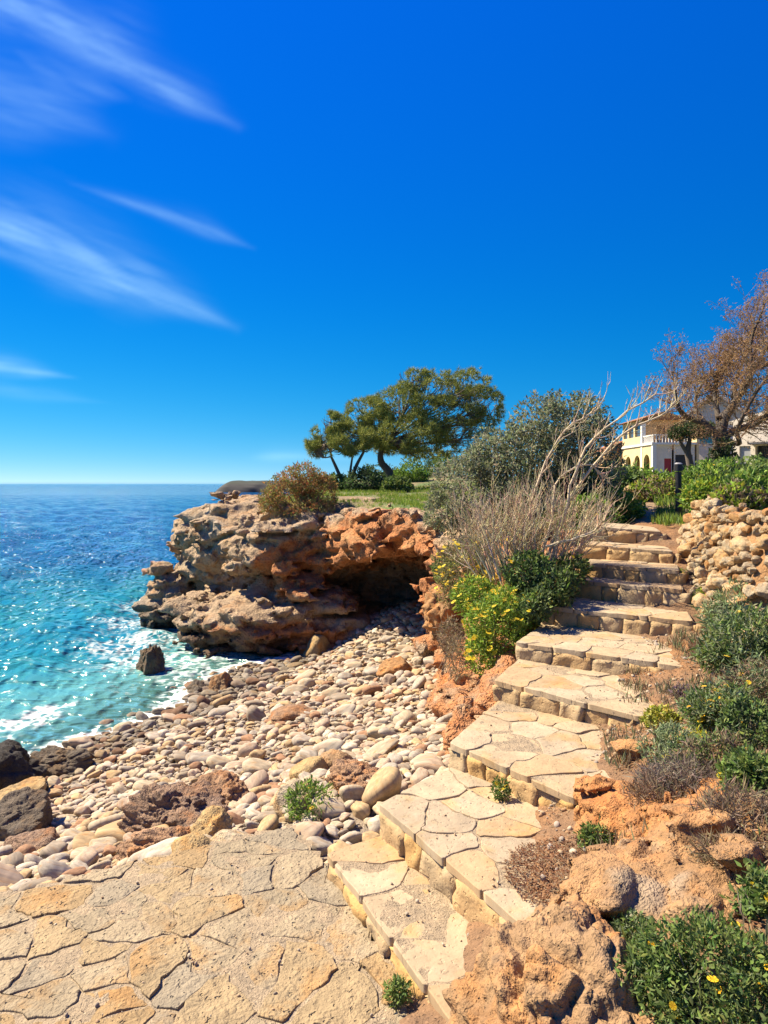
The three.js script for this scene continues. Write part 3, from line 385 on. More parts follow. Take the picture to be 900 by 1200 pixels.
{ const g = sheet(range(0.0, 3.9, 0.025), range(0.4, 7.9, 0.03), hillH, (x, d) => { const k = d < 2.05 ? 0.12 : 0.05 + (d - 2.05) * 0.30; return x > k - 0.05; });
  setColors(g, (x, y, z) => { const a = fbm(x * 2.2, z * 2.2, 1.7, 4), b = sstep(-0.05, 0.35, fbm(x * 1.3 + 3, z * 1.3, 8.7, 4)), c = [0.29 + 0.09 * a, 0.165 + 0.06 * a, 0.085 + 0.04 * a]; return c.map((v, i) => mix(v, [0.40, 0.19, 0.068][i], b * 0.8)); });
  structure('hillside', 'dry rusty soil slope beside the stairs', 'ground', g, M.soil); }

// ---------------------------------------------------------------- boulders and outcrops
const rockMat = (c, s = 1, b = 0.03) => std(c.map((v) => v * 1.2), { vertexColors: true, map: scaled(rockTex, s), bumpMap: scaled(rockBump, s * 1.6), bumpScale: b });
const RM = { tan: rockMat([0.42, 0.255, 0.125], 1.1), grey: rockMat([0.42, 0.37, 0.30], 1.2), orange: rockMat([0.48, 0.25, 0.095], 1.2), rust: rockMat([0.42, 0.245, 0.135], 1.4, 0.04), redbrown: rockMat([0.36, 0.23, 0.15], 1.6, 0.05), dark: rockMat([0.17, 0.13, 0.09], 1.2, 0.04), black: rockMat([0.055, 0.046, 0.038], 1.2, 0.05), pale: rockMat([0.54, 0.43, 0.28], 1.4), ochre: rockMat([0.50, 0.34, 0.15], 1.2) };
function boulder(label, c, r, mat, seed, opt = {}, name = 'boulder', group) {
  const g = rockGeo(opt.detail ?? 14, seed, opt); g.scale(r[0], r[1], r[2]); if (opt.turn) g.rotateY(opt.turn); if (opt.lean) g.rotateZ(opt.lean); g.computeVertexNormals();
  const k = 1.4 / Math.max(...r), o = seed * 5.3; setColors(g, (x, y, z) => { const n = fbm(x * k + o, y * k, z * k, 4, 0.6), f = fbm(x * k * 4, y * k * 4 + o, z * k * 4, 3, 0.6), w = sstep(0.02, 0.32, n), h = sstep(0.05, 0.35, fbm(x * k * 1.6, y * k * 1.6, z * k * 1.6 + o, 4, 0.6)), q = 0.95 + 0.35 * f; return [q * mix(1, 1.16, w) * mix(1, 0.84, h), q * mix(1, 0.95, w) * mix(1, 0.88, h), q * mix(1, 0.70, w) * mix(1, 0.98, h)]; });   // ochre stain here, grey lichen there
  const m = mesh(name, boxUV(g), mat); m.position.set(c[0], c[1], -c[2]); return info(m, label, 'rock', group);
}
const onBeach = (px, py, sink = 0) => { let y = -0.6; for (let i = 0; i < 12; i++) { const p = atHeight(px, py, y); y = mix(y, beachH(p.x, -p.z), 0.7); } const p = atHeight(px, py, y); return [p.x, y + sink, -p.z]; };
const onHill = (px, py, sink = 0) => { let y = 0.5; for (let i = 0; i < 16; i++) { const p = atHeight(px, py, y); y = mix(y, hillH(p.x, -p.z), 0.6); } const p = atHeight(px, py, y); return [p.x, y + sink, -p.z]; };
boulder('large cracked buff boulder at the foot of the stairs beside the soil slope', [0.50, 0.16, 1.93], [0.29, 0.30, 0.36], RM.tan, 31, { detail: 48, planes: 9, rough: 0.2, crack: 0.11, spread: 0.3, soft: 0.02 }, 'rock_outcrop');
{ const lumps = [[1.04, 0.28, 2.30, 0.46, 0.24, 0.36], [1.10, 0.34, 2.80, 0.30, 0.17, 0.28], [1.30, 0.44, 2.48, 0.30, 0.16, 0.34], [0.86, 0.24, 2.56, 0.18, 0.13, 0.18], [0.82, 0.14, 2.05, 0.22, 0.17, 0.2], [1.18, 0.44, 2.12, 0.26, 0.13, 0.16]];
  const f = (x, y, z) => { const d = -z; let s = 9; for (const [a, b, c, p, q, r] of lumps) s = smin(s, ell(x, y, d, [a, b, c], [p, q, r]), 0.05); if (Math.abs(s) < 0.12) { const w = 0.3 * noise(x * 4, y * 4, d * 4); s -= blocks(x * 4.2 + w, y * 6.5 + w, d * 4.2, 0.07, 0.03) + blocks(x * 11, y * 13 + w, d * 11, 0.035, 0.016) + 0.04 * fbm(x * 4, y * 6, d * 4, 3, 0.6) + 0.022 * Math.abs(fbm(x * 22, y * 26, d * 22, 2, 0.6)); } return s; };
  const g = surfaceNets(f, 0.4, 0.0, -3.3, 1.75, 0.78, -1.75, 0.0145); setColors(g, (x, y, z) => { const n = fbm(x * 3, y * 3, z * 3, 4), m = fbm(x * 11, y * 11, z * 11, 3, 0.6), o = sstep(-0.1, 0.3, n + 0.3 * m + 0.9 * sstep(2.45, 2.85, -z) - 0.25), e = sstep(0.1, 0.4, fbm(x * 4 + 8, y * 4, z * 4, 4, 0.6)); return [0, 1, 2].map((i) => mix(mix([0.40, 0.225, 0.10][i], [0.50, 0.225, 0.075][i], o), [0.36, 0.29, 0.21][i], e * 0.7) * (1 + 0.35 * m)); });
  info(mesh('rock_outcrop', boxUV(g), std([1.25, 1.25, 1.25], { vertexColors: true, map: scaled(rockTex, 1.3), bumpMap: scaled(rockBump, 2.4), bumpScale: 0.03 })), 'rough brown and orange conglomerate ledge rising right of the lower steps', 'rock'); }
boulder('small orange stone by the edge of the third tread', onHill(742, 885, 0.02), [0.10, 0.06, 0.09], RM.orange, 34, { detail: 12, rough: 0.2, crack: 0.06 }, 'rock_outcrop');
boulder('squared buff stone lying by the leafy yellow flowered cushion plant', onHill(815, 1090, 0.02), [0.09, 0.06, 0.075], RM.tan, 35, { detail: 12, rough: 0.15, crack: 0.06 }, 'rock_outcrop');
boulder('knobbly red brown conglomerate boulder on the pebbles, the broadest of its clump', onBeach(205, 975, 0.06), [0.30, 0.22, 0.24], RM.redbrown, 41, { detail: 30, planes: 10, rough: 0.3, crack: 0.12 });
boulder('red brown crusted boulder leaning on the broadest conglomerate boulder', onBeach(262, 950, 0.06), [0.23, 0.19, 0.2], RM.rust, 42, { detail: 24, planes: 9, rough: 0.25, crack: 0.10 });
boulder('low rusty crust of rock at the paving edge below the conglomerate boulders', onBeach(190, 1000, 0.0), [0.22, 0.12, 0.14], RM.rust, 43, { detail: 20, rough: 0.3, crack: 0.12 });
boulder('rough ochre block beside the red brown boulders', onBeach(248, 990, 0.05), [0.12, 0.13, 0.11], RM.ochre, 44, { detail: 14, planes: 8, rough: 0.2, crack: 0.05 });
boulder('black wave washed boulder standing at the waterline', onBeach(-6, 940, 0.16), [0.48, 0.38, 0.34], RM.black, 45, { detail: 26, planes: 10, rough: 0.25, crack: 0.08 });
boulder('tan topped dark boulder with a sloping flat face near the waterline', onBeach(20, 982, 0.08), [0.30, 0.22, 0.24], RM.dark, 46, { detail: 26, planes: 7, rough: 0.15, crack: 0.06, turn: 0.7, lean: 0.35 });
boulder('tan slab of rock leaning on the dark boulder', onBeach(12, 972, 0.22), [0.27, 0.14, 0.2], RM.ochre, 47, { detail: 20, planes: 7, rough: 0.12, crack: 0.03, lean: 0.55 });
boulder('low dark rock lapped by foam at the edge of the pebbles', onBeach(72, 905, 0.07), [0.32, 0.20, 0.20], RM.dark, 48, { detail: 22, planes: 9, rough: 0.3, crack: 0.10 });
boulder('pinkish rough stone below the tan topped dark boulder', onBeach(38, 1000, 0.03), [0.17, 0.12, 0.15], RM.redbrown, 49, { detail: 16, rough: 0.2, crack: 0.06 });
boulder('dark pointed rock standing alone in the foaming water', [-4.05 + 0.0, -1.42, 12.05], [0.24, 0.42, 0.24], RM.dark, 50, { detail: 18, planes: 8, rough: 0.3, crack: 0.12 });
boulder('squat tan rock in the wash where waves reach the pebbles', onBeach(262, 808, 0.05), [0.19, 0.2, 0.17], RM.tan, 51, { detail: 14, planes: 8, rough: 0.2, crack: 0.06 });
boulder('small dark rock in the wash beside the squat tan rock', onBeach(232, 812, 0.04), [0.16, 0.14, 0.13], RM.dark, 52, { detail: 12, rough: 0.2, crack: 0.06 });
boulder('rust stained slab lying flat on the sunlit pebbles', onBeach(343, 842, 0.02), [0.24, 0.10, 0.26], RM.rust, 53, { detail: 16, planes: 8, rough: 0.2, crack: 0.05 });
boulder('bright orange block at the shade line of the cave', onBeach(462, 792, 0.08), [0.22, 0.16, 0.16], RM.orange, 54, { detail: 14, planes: 8, rough: 0.15, crack: 0.05 });
boulder('large smooth egg shaped sandy stone by the green weeds', onBeach(366, 915, 0.055), [0.145, 0.105, 0.115], RM.ochre, 55, { detail: 10, planes: 5, rough: 0.06, soft: 0.3 });
boulder('pale boulder with a flat side between the egg shaped stone and the weeds', onBeach(348, 950, 0.06), [0.12, 0.12, 0.10], RM.pale, 56, { detail: 10, planes: 8, rough: 0.1, soft: 0.2 });
boulder('hollow rust coloured crust of rock beside the second step', onBeach(412, 925, 0.05), [0.16, 0.10, 0.13], RM.rust, 57, { detail: 18, rough: 0.35, crack: 0.14 });
boulder('tan block wedged behind the hollow rust crust', onBeach(395, 905, 0.05), [0.13, 0.10, 0.11], RM.tan, 58, { detail: 14, planes: 8, rough: 0.15, crack: 0.05 });
boulder('ochre boulder at the paving edge near the weeds', onBeach(225, 1012, 0.03), [0.13, 0.10, 0.12], RM.ochre, 59, { detail: 10, planes: 7, rough: 0.12, soft: 0.15 });
boulder('squarish pale stone at the paving edge below the weeds', onBeach(275, 1000, 0.03), [0.12, 0.09, 0.1], RM.pale, 60, { detail: 10, planes: 7, rough: 0.1, soft: 0.12 });
boulder('rounded shaded boulder under the cave roof beside the rock ledge', onBeach(372, 768, 0.1), [0.24, 0.24, 0.2], RM.ochre, 61, { detail: 12, planes: 7, rough: 0.12, soft: 0.12 });
boulder('knobbly orange rock jutting from the bank below the yellow flowers', [0.83, 0.2, 8.2], [0.34, 0.42, 0.5], RM.orange, 62, { detail: 26, rough: 0.3, crack: 0.12 });
boulder('round orange boulder beside the dirt path at the top of the stairs', [3.72, 1.62, 10.0], [0.24, 0.13, 0.2], RM.ochre, 63, { detail: 18, planes: 8, rough: 0.15, crack: 0.04 });

// ---------------------------------------------------------------- beach pebbles: the largest as single stones, the rest as one mass
{
  const r = rng(2024), put = [], grid = new Map(), C = 0.08, key = (i, j) => i * 4096 + j;
  const free = (x, d, q) => { const i = fl(x / C), j = fl(d / C); for (let a = -3; a < 4; a++) for (let b = -3; b < 4; b++) for (const o of grid.get(key(i + a, j + b)) || []) if (Math.hypot(o[0] - x, o[1] - d) < (o[2] + q) * 0.86) return false; return true; };
  const stairsP = [[-0.2, 3.05], [0.0, 3.3], [0.36, 3.74], [0.7, 4.5], [2.5, 4.5], [2.5, 2], [0.2, 2]];
  const add = (n, r0, r1, pow) => { for (let k = 0; k < n; k++) { const x = mix(-5.2, 1.7, r()), d = mix(2.1, 15.4, Math.pow(r(), 1.25)), q = mix(r0, r1, Math.pow(r(), pow)) * (d > 8 ? 1.12 : 1); const px = 450 + FOC * x / d; if (px < -40 || px > 640) continue; const h = beachH0(x, d); if (h < SEA - 0.22 - 0.2 * r()) continue; if (polyDist(LAND, x, d) < 0.03 + q * 0.55 || polyDist(stairsP, x, d) < 0) continue; if (!free(x, d, q)) continue; const y = beachH(x, d); if (d > 3.4 && x > -3 && headland(x, y + 0.12, -d) < -0.02) continue; const o = [x, d, q, y]; put.push(o); const gk = key(fl(x / C), fl(d / C)); if (!grid.has(gk)) grid.set(gk, []); grid.get(gk).push(o); } };
  add(700, 0.06, 0.115, 1.8); add(6000, 0.042, 0.064, 1.2); add(30000, 0.026, 0.042, 1); add(60000, 0.013, 0.026, 1); add(30000, 0.008, 0.013, 1);
  const geos = [...Array(9)].map((_, i) => { const g = rockGeo(4, 700 + i * 7, i % 3 === 2 ? { planes: 11, rough: 0.2, soft: 0.06, spread: 0.45 } : { planes: 9, rough: 0.16, soft: 0.2, spread: 0.38 }); const p = g.attributes.position, uv = new Float32Array(p.count * 2); for (let k = 0; k < p.count; k++) { uv[k * 2] = p.getX(k) * 0.5 + p.getZ(k) * 0.31 + i * 0.13; uv[k * 2 + 1] = p.getY(k) * 0.5 + p.getZ(k) * 0.42; } g.setAttribute('uv', new THREE.BufferAttribute(uv, 2)); return g; });
  const tone = [['cream', [0.52, 0.42, 0.285]], ['pale grey', [0.45, 0.385, 0.305]], ['pinkish', [0.49, 0.365, 0.26]], ['sandy', [0.50, 0.35, 0.185]], ['rust brown', [0.36, 0.20, 0.11]], ['off white', [0.58, 0.50, 0.385]], ['greyish brown', [0.33, 0.265, 0.195]]];
  const odds = [0.26, 0.44, 0.60, 0.74, 0.82, 0.93, 1];
  const pm = tone.map(([, c]) => std(c.map((v) => v * 1.28), { map: rockTex, bumpMap: scaled(pitBump, 0.5), bumpScale: 0.004 }));
  for (const o of put) { const k = r(); o[4] = odds.findIndex((q) => k < q); o[5] = r(); o[6] = r(); o[7] = r(); o[8] = r(); }
  const size = (o) => o[2] / o[1]; const order = put.filter((o) => o[3] > SEA - 0.05).sort((a, b) => size(b) - size(a)), single = new Set(order.slice(0, 300));
  const matrix = (o) => { const q = o[2], m = new THREE.Matrix4(), e = new THREE.Euler((o[5] - 0.5) * 0.7, o[6] * 6.283, (o[7] - 0.5) * 0.7); const s = 1 + 0.45 * o[8]; m.compose(V(o[0], o[3] + q * (0.26 + 0.3 * o[5]), -o[1]), new THREE.Quaternion().setFromEuler(e), V(q * s * 1.02, q * (0.60 + 0.25 * o[7]), q * (0.86 + 0.2 * o[6]))); return m; };
  const rest = geos.map(() => []);
  for (const o of put) { const gi = fl(o[6] * 8.99); if (!single.has(o)) { rest[gi].push(o); continue; } const m = mesh('beach_stone', geos[gi], pm[o[4]]); matrix(o).decompose(m.position, m.quaternion, m.scale); info(m, `rounded ${tone[o[4]][0]} beach stone lying among the pebbles`, 'stone', `${tone[o[4]][0]} stones on the beach`); }
  const all = new THREE.Group(); all.name = 'pebbles'; info(all, 'small rounded pebbles covering the beach', 'pebbles', null, 'stuff'); scene.add(all);
  const wm = std([1, 1, 1], { map: rockTex, bumpMap: scaled(pitBump, 0.5), bumpScale: 0.004 });
  rest.forEach((list, gi) => { const im = new THREE.InstancedMesh(geos[gi], wm, list.length); im.name = 'pebbles'; im.userData.kind = 'stuff'; const c = new THREE.Color(); list.forEach((o, i) => { im.setMatrixAt(i, matrix(o)); const t = tone[o[4]][1], wet = o[3] < SEA + 0.15 + 0.10 * noise(o[0] * 1.5, o[1] * 1.5, 2) ? 0.55 : 1, k = 1.32 * wet * (0.8 + 0.4 * o[5]);   // washed stones are dark with water
      im.setColorAt(i, c.setRGB(t[0] * k, t[1] * k, t[2] * k)); }); all.add(im); });
}

// ---------------------------------------------------------------- inland ground behind the cliff and the stairs
const wallX = (d) => d < 4.7 ? 2.44 + (4.7 - d) * 0.8 : d < 5.6 ? mix(2.44, 2.56, (d - 4.7) / 0.9) : d < 6.9 ? mix(2.56, 2.92, (d - 5.6) / 1.3) : 2.92 + (d - 6.9) * 0.6;
const coast = (d) => -2.7 - Math.max(0, d - 24) * 0.02;
function inlandH(x, d) {
  const rise = d < 12 ? 1.30 : d < 24 ? mix(1.30, 1.62, (d - 12) / 12) : 1.62 + (d - 24) * 0.0105, terr = 1.50 * sstep(11, 8, d) + rise * sstep(8, 11, d);
  const up = rise + 0.2 * sstep(1.2, 2.2, x) * sstep(7.8, 9.6, d) * sstep(22, 13, d); let y = mix(up, Math.max(up, terr), sstep(0.15, 0.4, x - wallX(d)));
  const e = d < 21 ? -polyDist(FOOT, x, d) : Math.min(x - coast(d), 3); if (x < 3 || d > 12) y -= 0.5 * sstep(1.1, 0.35, e);
  if (d > 20.5 && x < coast(d) + 0.4) y = mix(y, -2.4, sstep(0.4, -1.2, x - coast(d)));
  y += 0.5 * Math.exp(-(((x - 2.6) / 2.4) ** 2 + ((d - 31) / 5) ** 2)) + 0.25 * Math.exp(-(((x + 1) / 2.5) ** 2 + ((d - 40) / 7) ** 2));
  return y + 0.05 * noise(x * 0.7, d * 0.7, 2.2) + 0.02 * noise(x * 2.4, d * 2.4, 5.2);
}
const onPath = (x, d) => Math.abs(x - (2.45 + (d - 7.4) * 0.42)) < 0.42 + 0.1 * noise(x * 2, d * 2, 1);
M.land = std([1.3, 1.3, 1.3], { vertexColors: true, map: scaled(soilTex, 1.2), bumpMap: scaled(rockBump, 1.5), bumpScale: 0.03 });
{ const xs = [...range(-9, 6, 0.1), ...range(6.4, 30, 0.5), ...range(32, 160, 4)], ds = [...range(2.0, 14, 0.1), ...range(14.2, 30, 0.2), ...range(31, 60, 1), ...range(64, 190, 5)];
  const g = sheet(xs, ds, inlandH, (x, d) => { if (d < 7.75) return x > wallX(d) + 0.12; if (d < 8.2) return x > 1.9; if (d < 21) return (x > 2.4 || (x > -2.3 && polyDist(FOOT, x, d) < -0.45)); return x > coast(d) - 1.4; });
  setColors(g, (x, y, z) => { const d = -z, a = fbm(x * 1.1, z * 1.1, 3.7, 4), grass = sstep(-0.25, 0.15, a + 0.2 * noise(x * 0.4, z * 0.4, 1)) * (onPath(x, d) && d < 16 ? 0 : 1); const s = [0.42 + 0.1 * a, 0.28 + 0.07 * a, 0.16 + 0.05 * a]; return s.map((v, i) => mix(v, [0.14, 0.20, 0.045][i] * (1 + 0.4 * a), grass)); });
  structure('inland_ground', 'grassy ground and dirt path above the cliff', 'ground', g, M.land); }

// ---------------------------------------------------------------- far headland across the bay
{ const g = surfaceNets((x, y, z) => { const d = -z, c = (d - 292) / 26 + 0.25 * Math.sin(x * 0.07), w = sstep(-69, -60, x) * (1 - 0.25 * sstep(-35, -10, x)); return smax((y + 3.2 - 6.1 * w * Math.max(0, 1 - c * c * c * c * c * c)), Math.abs(c) * 10 - 10, 1) - 0.9 * fbm(x * 0.16, y * 0.5, d * 0.16, 4) - 0.5 * Math.abs(fbm(x * 0.5, y * 0.3, d * 0.5, 3)); }, -76, -4, -330, 10, 6, -258, 1.1);
  setColors(g, (x, y, z, ny) => { const n = fbm(x * 0.12, y * 0.4, z * 0.12, 4), v = sstep(0.65, 0.95, ny + 0.3 * n) * sstep(1, 2.6, y + n); return [mix(0.07 + 0.06 * n, 0.035, v), mix(0.065 + 0.05 * n, 0.045, v), mix(0.06 + 0.04 * n, 0.028, v)]; });
  const m = mesh('far_headland', g, std([1, 1, 1], { vertexColors: true })); info(m, 'low dark rocky headland across the bay', 'headland', null, 'structure'); }

// ---------------------------------------------------------------- retaining wall of rubble
{
  const wall = thing('retaining_wall', 'rubble stone retaining wall holding back the terrace beside the upper steps', 'wall', null, V(2.8, 1.0, -5.6)), b = wall.position, r = rng(77);
  const top = (d) => 1.56 + 0.04 * noise(d * 2.2, 1, 1), face = (d, y) => wallX(d) + (y - 1.0) * 0.36 + 0.05 * noise(d * 2.6, y * 3, 4) + 0.02 * noise(d * 8, y * 8, 4);
  const s = new Soup(), ds = range(3.4, 7.0, 0.05), N = 18, low = (d) => hillH(wallX(d), d) - 0.2;
  ds.forEach((d, j) => { for (let i = 0; i <= N + 4; i++) { const t = Math.min(1, i / N), y = mix(low(d), top(d) - 0.05, t), back = i > N ? (i - N) * 0.12 : 0, n = fbm(d * 3, y * 3, 7, 3); s.v(face(d, y) + back - b.x + 0.03, y - back * 0.2 - b.y, -d - b.z, [0.50 + 0.1 * n, 0.27 + 0.07 * n, 0.115 + 0.05 * n]); } });
  const C = N + 5; for (let j = 0; j < ds.length - 1; j++) for (let i = 0; i < C - 1; i++) { const a = j * C + i; s.tri(a, a + C, a + 1); s.tri(a + 1, a + C, a + C + 1); }
  const eg = s.geo(); { const p = eg.attributes.position, uv = []; for (let i = 0; i < p.count; i++) uv.push(p.getZ(i), p.getY(i) + p.getX(i) * 0.4); eg.setAttribute('uv', new THREE.Float32BufferAttribute(uv, 2)); }
  mesh('earth_core', eg, M.soil, wall);
  const geos = [...Array(7)].map((_, i) => boxUV(setColors(rockGeo(7, 300 + i * 11, { planes: 10, rough: 0.2, soft: 0.03, spread: 0.45, crack: 0.05 }), (x, y, z) => { const w = sstep(-0.05, 0.35, fbm(x * 1.5 + i * 9, y * 1.5, z * 1.5, 4, 0.6)), q = 0.95 + 0.3 * fbm(x * 5, y * 5 + i, z * 5, 3, 0.6); return [q * mix(1, 1.12, w), q * mix(1, 0.92, w), q * mix(1, 0.68, w)]; }))), mats = [[0.74, 0.54, 0.31], [0.78, 0.62, 0.40], [0.68, 0.46, 0.23], [0.66, 0.37, 0.14], [0.66, 0.52, 0.35], [0.82, 0.66, 0.43]].map((c) => rockMat(c.map((v) => v * 0.88), 0.3, 0.02)), put = [];
  const add = (n, r0, r1) => { for (let k = 0; k < n; k++) { const d = mix(3.6, 6.95, r()), q = mix(r0, r1, r()), y = mix(low(d) + 0.2, top(d) + 0.01, r()); if (put.some((o) => Math.hypot(o[0] - d, o[1] - y) < (o[2] + q) * 0.80)) continue; put.push([d, y, q]); const m = mesh('stone', geos[fl(r() * 7)], mats[fl(r() * 6)], wall); m.position.set(face(d, y) - b.x + q * 0.30, y - b.y, -d - b.z); m.rotation.set((r() - 0.5) * 0.8, r() * 6.28, (r() - 0.5) * 0.8); m.scale.set(q * 1.15, q * 0.85, q * 1.15); } };
  add(16, 0.08, 0.11); add(240, 0.05, 0.075); add(1800, 0.024, 0.046);
}

// ---------------------------------------------------------------- vegetation: builders
function tube(s, pts, rad, sides, color) {               // tapered limb along pts
  let prev = null; const up = V(0.3, 0.9, 0.2).normalize(), t = V(), u = V(), v = V();
  for (let i = 0; i < pts.length; i++) { t.copy(pts[Math.min(i + 1, pts.length - 1)]).sub(pts[Math.max(i - 1, 0)]).normalize(); u.copy(up).cross(t); if (u.lengthSq() < 1e-4) u.set(1, 0, 0); u.normalize(); v.copy(t).cross(u); const ring = []; for (let k = 0; k < sides; k++) { const a = k / sides * 6.2832, c = Math.cos(a) * rad[i], q = Math.sin(a) * rad[i]; ring.push(s.v(pts[i].x + u.x * c + v.x * q, pts[i].y + u.y * c + v.y * q, pts[i].z + u.z * c + v.z * q, color)); }
    if (prev) for (let k = 0; k < sides; k++) { const j = (k + 1) % sides; s.tri(prev[k], prev[j], ring[k]); s.tri(prev[j], ring[j], ring[k]); } prev = ring; }
}
function rot(d, ang, r) { const a = V(r() - 0.5, r() - 0.5, r() - 0.5).cross(d).normalize(); return d.clone().applyAxisAngle(a, ang).normalize(); }
function grow(s, p, d, len, rad, level, o, r, tips) {    // a branching limb; o: { split, angle, shrink, bend, pull, sides, color, min }
  const n = o.seg ?? 4, pts = [p.clone()], rads = [rad], dir = d.clone();
  for (let i = 0; i < n; i++) { dir.add(V(r() - 0.5, r() - 0.5, r() - 0.5).multiplyScalar(o.bend)); if (o.pull) dir.addScaledVector(o.pull, o.pullBy ?? 0.1); dir.normalize(); pts.push(pts[i].clone().addScaledVector(dir, len / n)); rads.push(rad * mix(1, o.taper ?? 0.6, (i + 1) / n)); }
  const c = o.color.map((v) => v * (0.8 + 0.4 * r())); tube(s, pts, rads, level > 1 ? o.sides ?? 5 : 3, c);
  if (level <= 0) { tips.push([pts[n], dir.clone(), pts]); return; }
  const k = o.split[0] + fl(r() * (o.split[1] - o.split[0] + 1));
  for (let i = 0; i < k; i++) { const t = i === 0 ? n : Math.max(1, Math.round(n * (0.35 + 0.65 * r()))); grow(s, pts[t], rot(dir, (i === 0 ? 0.35 : 1) * o.angle * (0.5 + r()), r), len * o.shrink * (0.7 + 0.5 * r()), Math.max(o.min ?? 0.002, rads[t] * (i === 0 ? 0.85 : 0.62)), level - 1, o, r, tips); }
}
const pick = (pal, r, k = 0.35) => { const c = pal[fl(r() * pal.length)], q = 1 - k / 2 + k * r(); return [c[0] * q, c[1] * q, c[2] * q]; };
const LA = V(), LB = V(), LN = V();
function leaf(s, p, dir, nrm, L, W, c) {                 // folded leaf blade
  LB.copy(dir).cross(nrm).normalize(); LN.copy(LB).cross(dir).normalize();
  const a = s.v(p.x, p.y, p.z, c), m1 = s.v(p.x + dir.x * L * .45 + LB.x * W + LN.x * W * .5, p.y + dir.y * L * .45 + LB.y * W + LN.y * W * .5, p.z + dir.z * L * .45 + LB.z * W + LN.z * W * .5, c), m2 = s.v(p.x + dir.x * L * .45 - LB.x * W + LN.x * W * .5, p.y + dir.y * L * .45 - LB.y * W + LN.y * W * .5, p.z + dir.z * L * .45 - LB.z * W + LN.z * W * .5, c), t = s.v(p.x + dir.x * L, p.y + dir.y * L, p.z + dir.z * L, c);
  s.tri(a, t, m1); s.tri(a, m2, t);
}
const rdir = (r) => { const z = r() * 2 - 1, a = r() * 6.2832, q = Math.sqrt(1 - z * z); return V(q * Math.cos(a), z, q * Math.sin(a)); };
// lobes: [x, y, z, rx, ry, rz] relative to the base; leaves crowd towards each lobe's skin and leave gaps between clumps
function leafCloud(s, lobes, n, r, { L = 0.05, W = 0.016, pal, gap = 0.0, gf = 3, up = 0.4, out = 0.5, skin = 0.5, tuft = 4 }) {
  const wt = []; let T = 0; for (const l of lobes) { T += Math.pow(l[3] * l[4] * l[5], 0.67); wt.push(T); } const off = r() * 40; let made = 0;
  for (let k = 0; k < n * 6 && made < n; k++) { const q = r() * T, l = lobes[wt.findIndex((w) => q < w)], d = rdir(r), m = Math.pow(r(), 1 / 3 * skin + 0.02); const lump = 1 + 0.22 * noise(d.x * 2.3 + l[0] * 3, d.y * 2.3 + l[1], d.z * 2.3 + l[2] * 3);
    const p = V(l[0] + d.x * l[3] * m * lump, l[1] + d.y * l[4] * m * lump, l[2] + d.z * l[5] * m * lump); if (noise(p.x * gf + off, p.y * gf, p.z * gf) < gap - 0.35) continue;
    const c0 = pick(pal, r); for (let j = 0; j < tuft; j++) { const dir = rdir(r).addScaledVector(d, out).add(V(0, up, 0)).normalize(), z = L * (0.6 + 0.7 * r()), pp = p.clone().addScaledVector(rdir(r), L * 0.6); leaf(s, pp, dir, rdir(r), z, W * (0.7 + 0.5 * r()), c0.map((v) => v * (0.85 + 0.3 * r()))); made++; } }
}
function flowerHeads(s, pts, size, pal, r, petals = 7) { for (const p of pts) { const n = rdir(r).multiplyScalar(0.5).add(V(-0.2, 1, 0.4)).normalize(), u = V(1, 0, 0).cross(n).normalize(), v = n.clone().cross(u), c = pick(pal, r, 0.3), q = size * (0.7 + 0.6 * r()); const m = s.v(p.x + n.x * q * 0.2, p.y + n.y * q * .2, p.z + n.z * q * .2, [c[0] * 0.8, c[1] * 0.62, c[2] * 0.5]); for (let k = 0; k < petals; k++) { const a = k / petals * 6.283, b = (k + 0.85) / petals * 6.283, A = u.clone().multiplyScalar(Math.cos(a) * q).addScaledVector(v, Math.sin(a) * q).addScaledVector(n, q * 0.25), B = u.clone().multiplyScalar(Math.cos(b) * q).addScaledVector(v, Math.sin(b) * q).addScaledVector(n, q * 0.25); s.tri(m, s.v(p.x + A.x, p.y + A.y, p.z + A.z, c), s.v(p.x + B.x, p.y + B.y, p.z + B.z, c)); } } }
const shellPts = (lobes, n, r, k = 1.03) => { const o = []; while (o.length < n) { const l = lobes[fl(r() * lobes.length)], d = rdir(r); if (d.y < -0.2) continue; o.push(V(l[0] + d.x * l[3] * k, l[1] + d.y * l[4] * k, l[2] + d.z * l[5] * k)); } return o; };
M.leaf = leafMat(); M.petal = leafMat({ transmission: 0.25, roughness: 0.8 }); M.wood = std([1, 1, 1], { vertexColors: true, roughness: 0.95 }); M.needle = leafMat({ transmission: 0.15 });
const PAL = { olive: [[0.264, 0.295, 0.156], [0.345, 0.372, 0.208], [0.195, 0.230, 0.114], [0.436, 0.438, 0.270]], lush: [[0.233, 0.390, 0.048], [0.321, 0.488, 0.065], [0.161, 0.277, 0.040]], lime: [[0.344, 0.468, 0.049], [0.454, 0.522, 0.055], [0.247, 0.385, 0.041]], dark: [[0.088, 0.146, 0.049], [0.117, 0.195, 0.058], [0.069, 0.108, 0.039]], green: [[0.189, 0.284, 0.061], [0.267, 0.365, 0.081], [0.134, 0.213, 0.057]], rusty: [[0.423, 0.325, 0.098], [0.585, 0.276, 0.098], [0.276, 0.293, 0.081], [0.357, 0.357, 0.098], [0.488, 0.195, 0.081]], dry: [[0.34, 0.25, 0.14], [0.26, 0.18, 0.11], [0.42, 0.33, 0.20]], yellow: [[0.85, 0.66, 0.02], [0.90, 0.74, 0.04], [0.80, 0.54, 0.015]], amber: [[0.85, 0.50, 0.01], [0.88, 0.60, 0.02]], sage: [[0.296, 0.377, 0.187], [0.217, 0.293, 0.127], [0.376, 0.443, 0.238]], pine: [[0.435, 0.469, 0.103], [0.334, 0.392, 0.088], [0.568, 0.547, 0.132], [0.251, 0.312, 0.088]] };
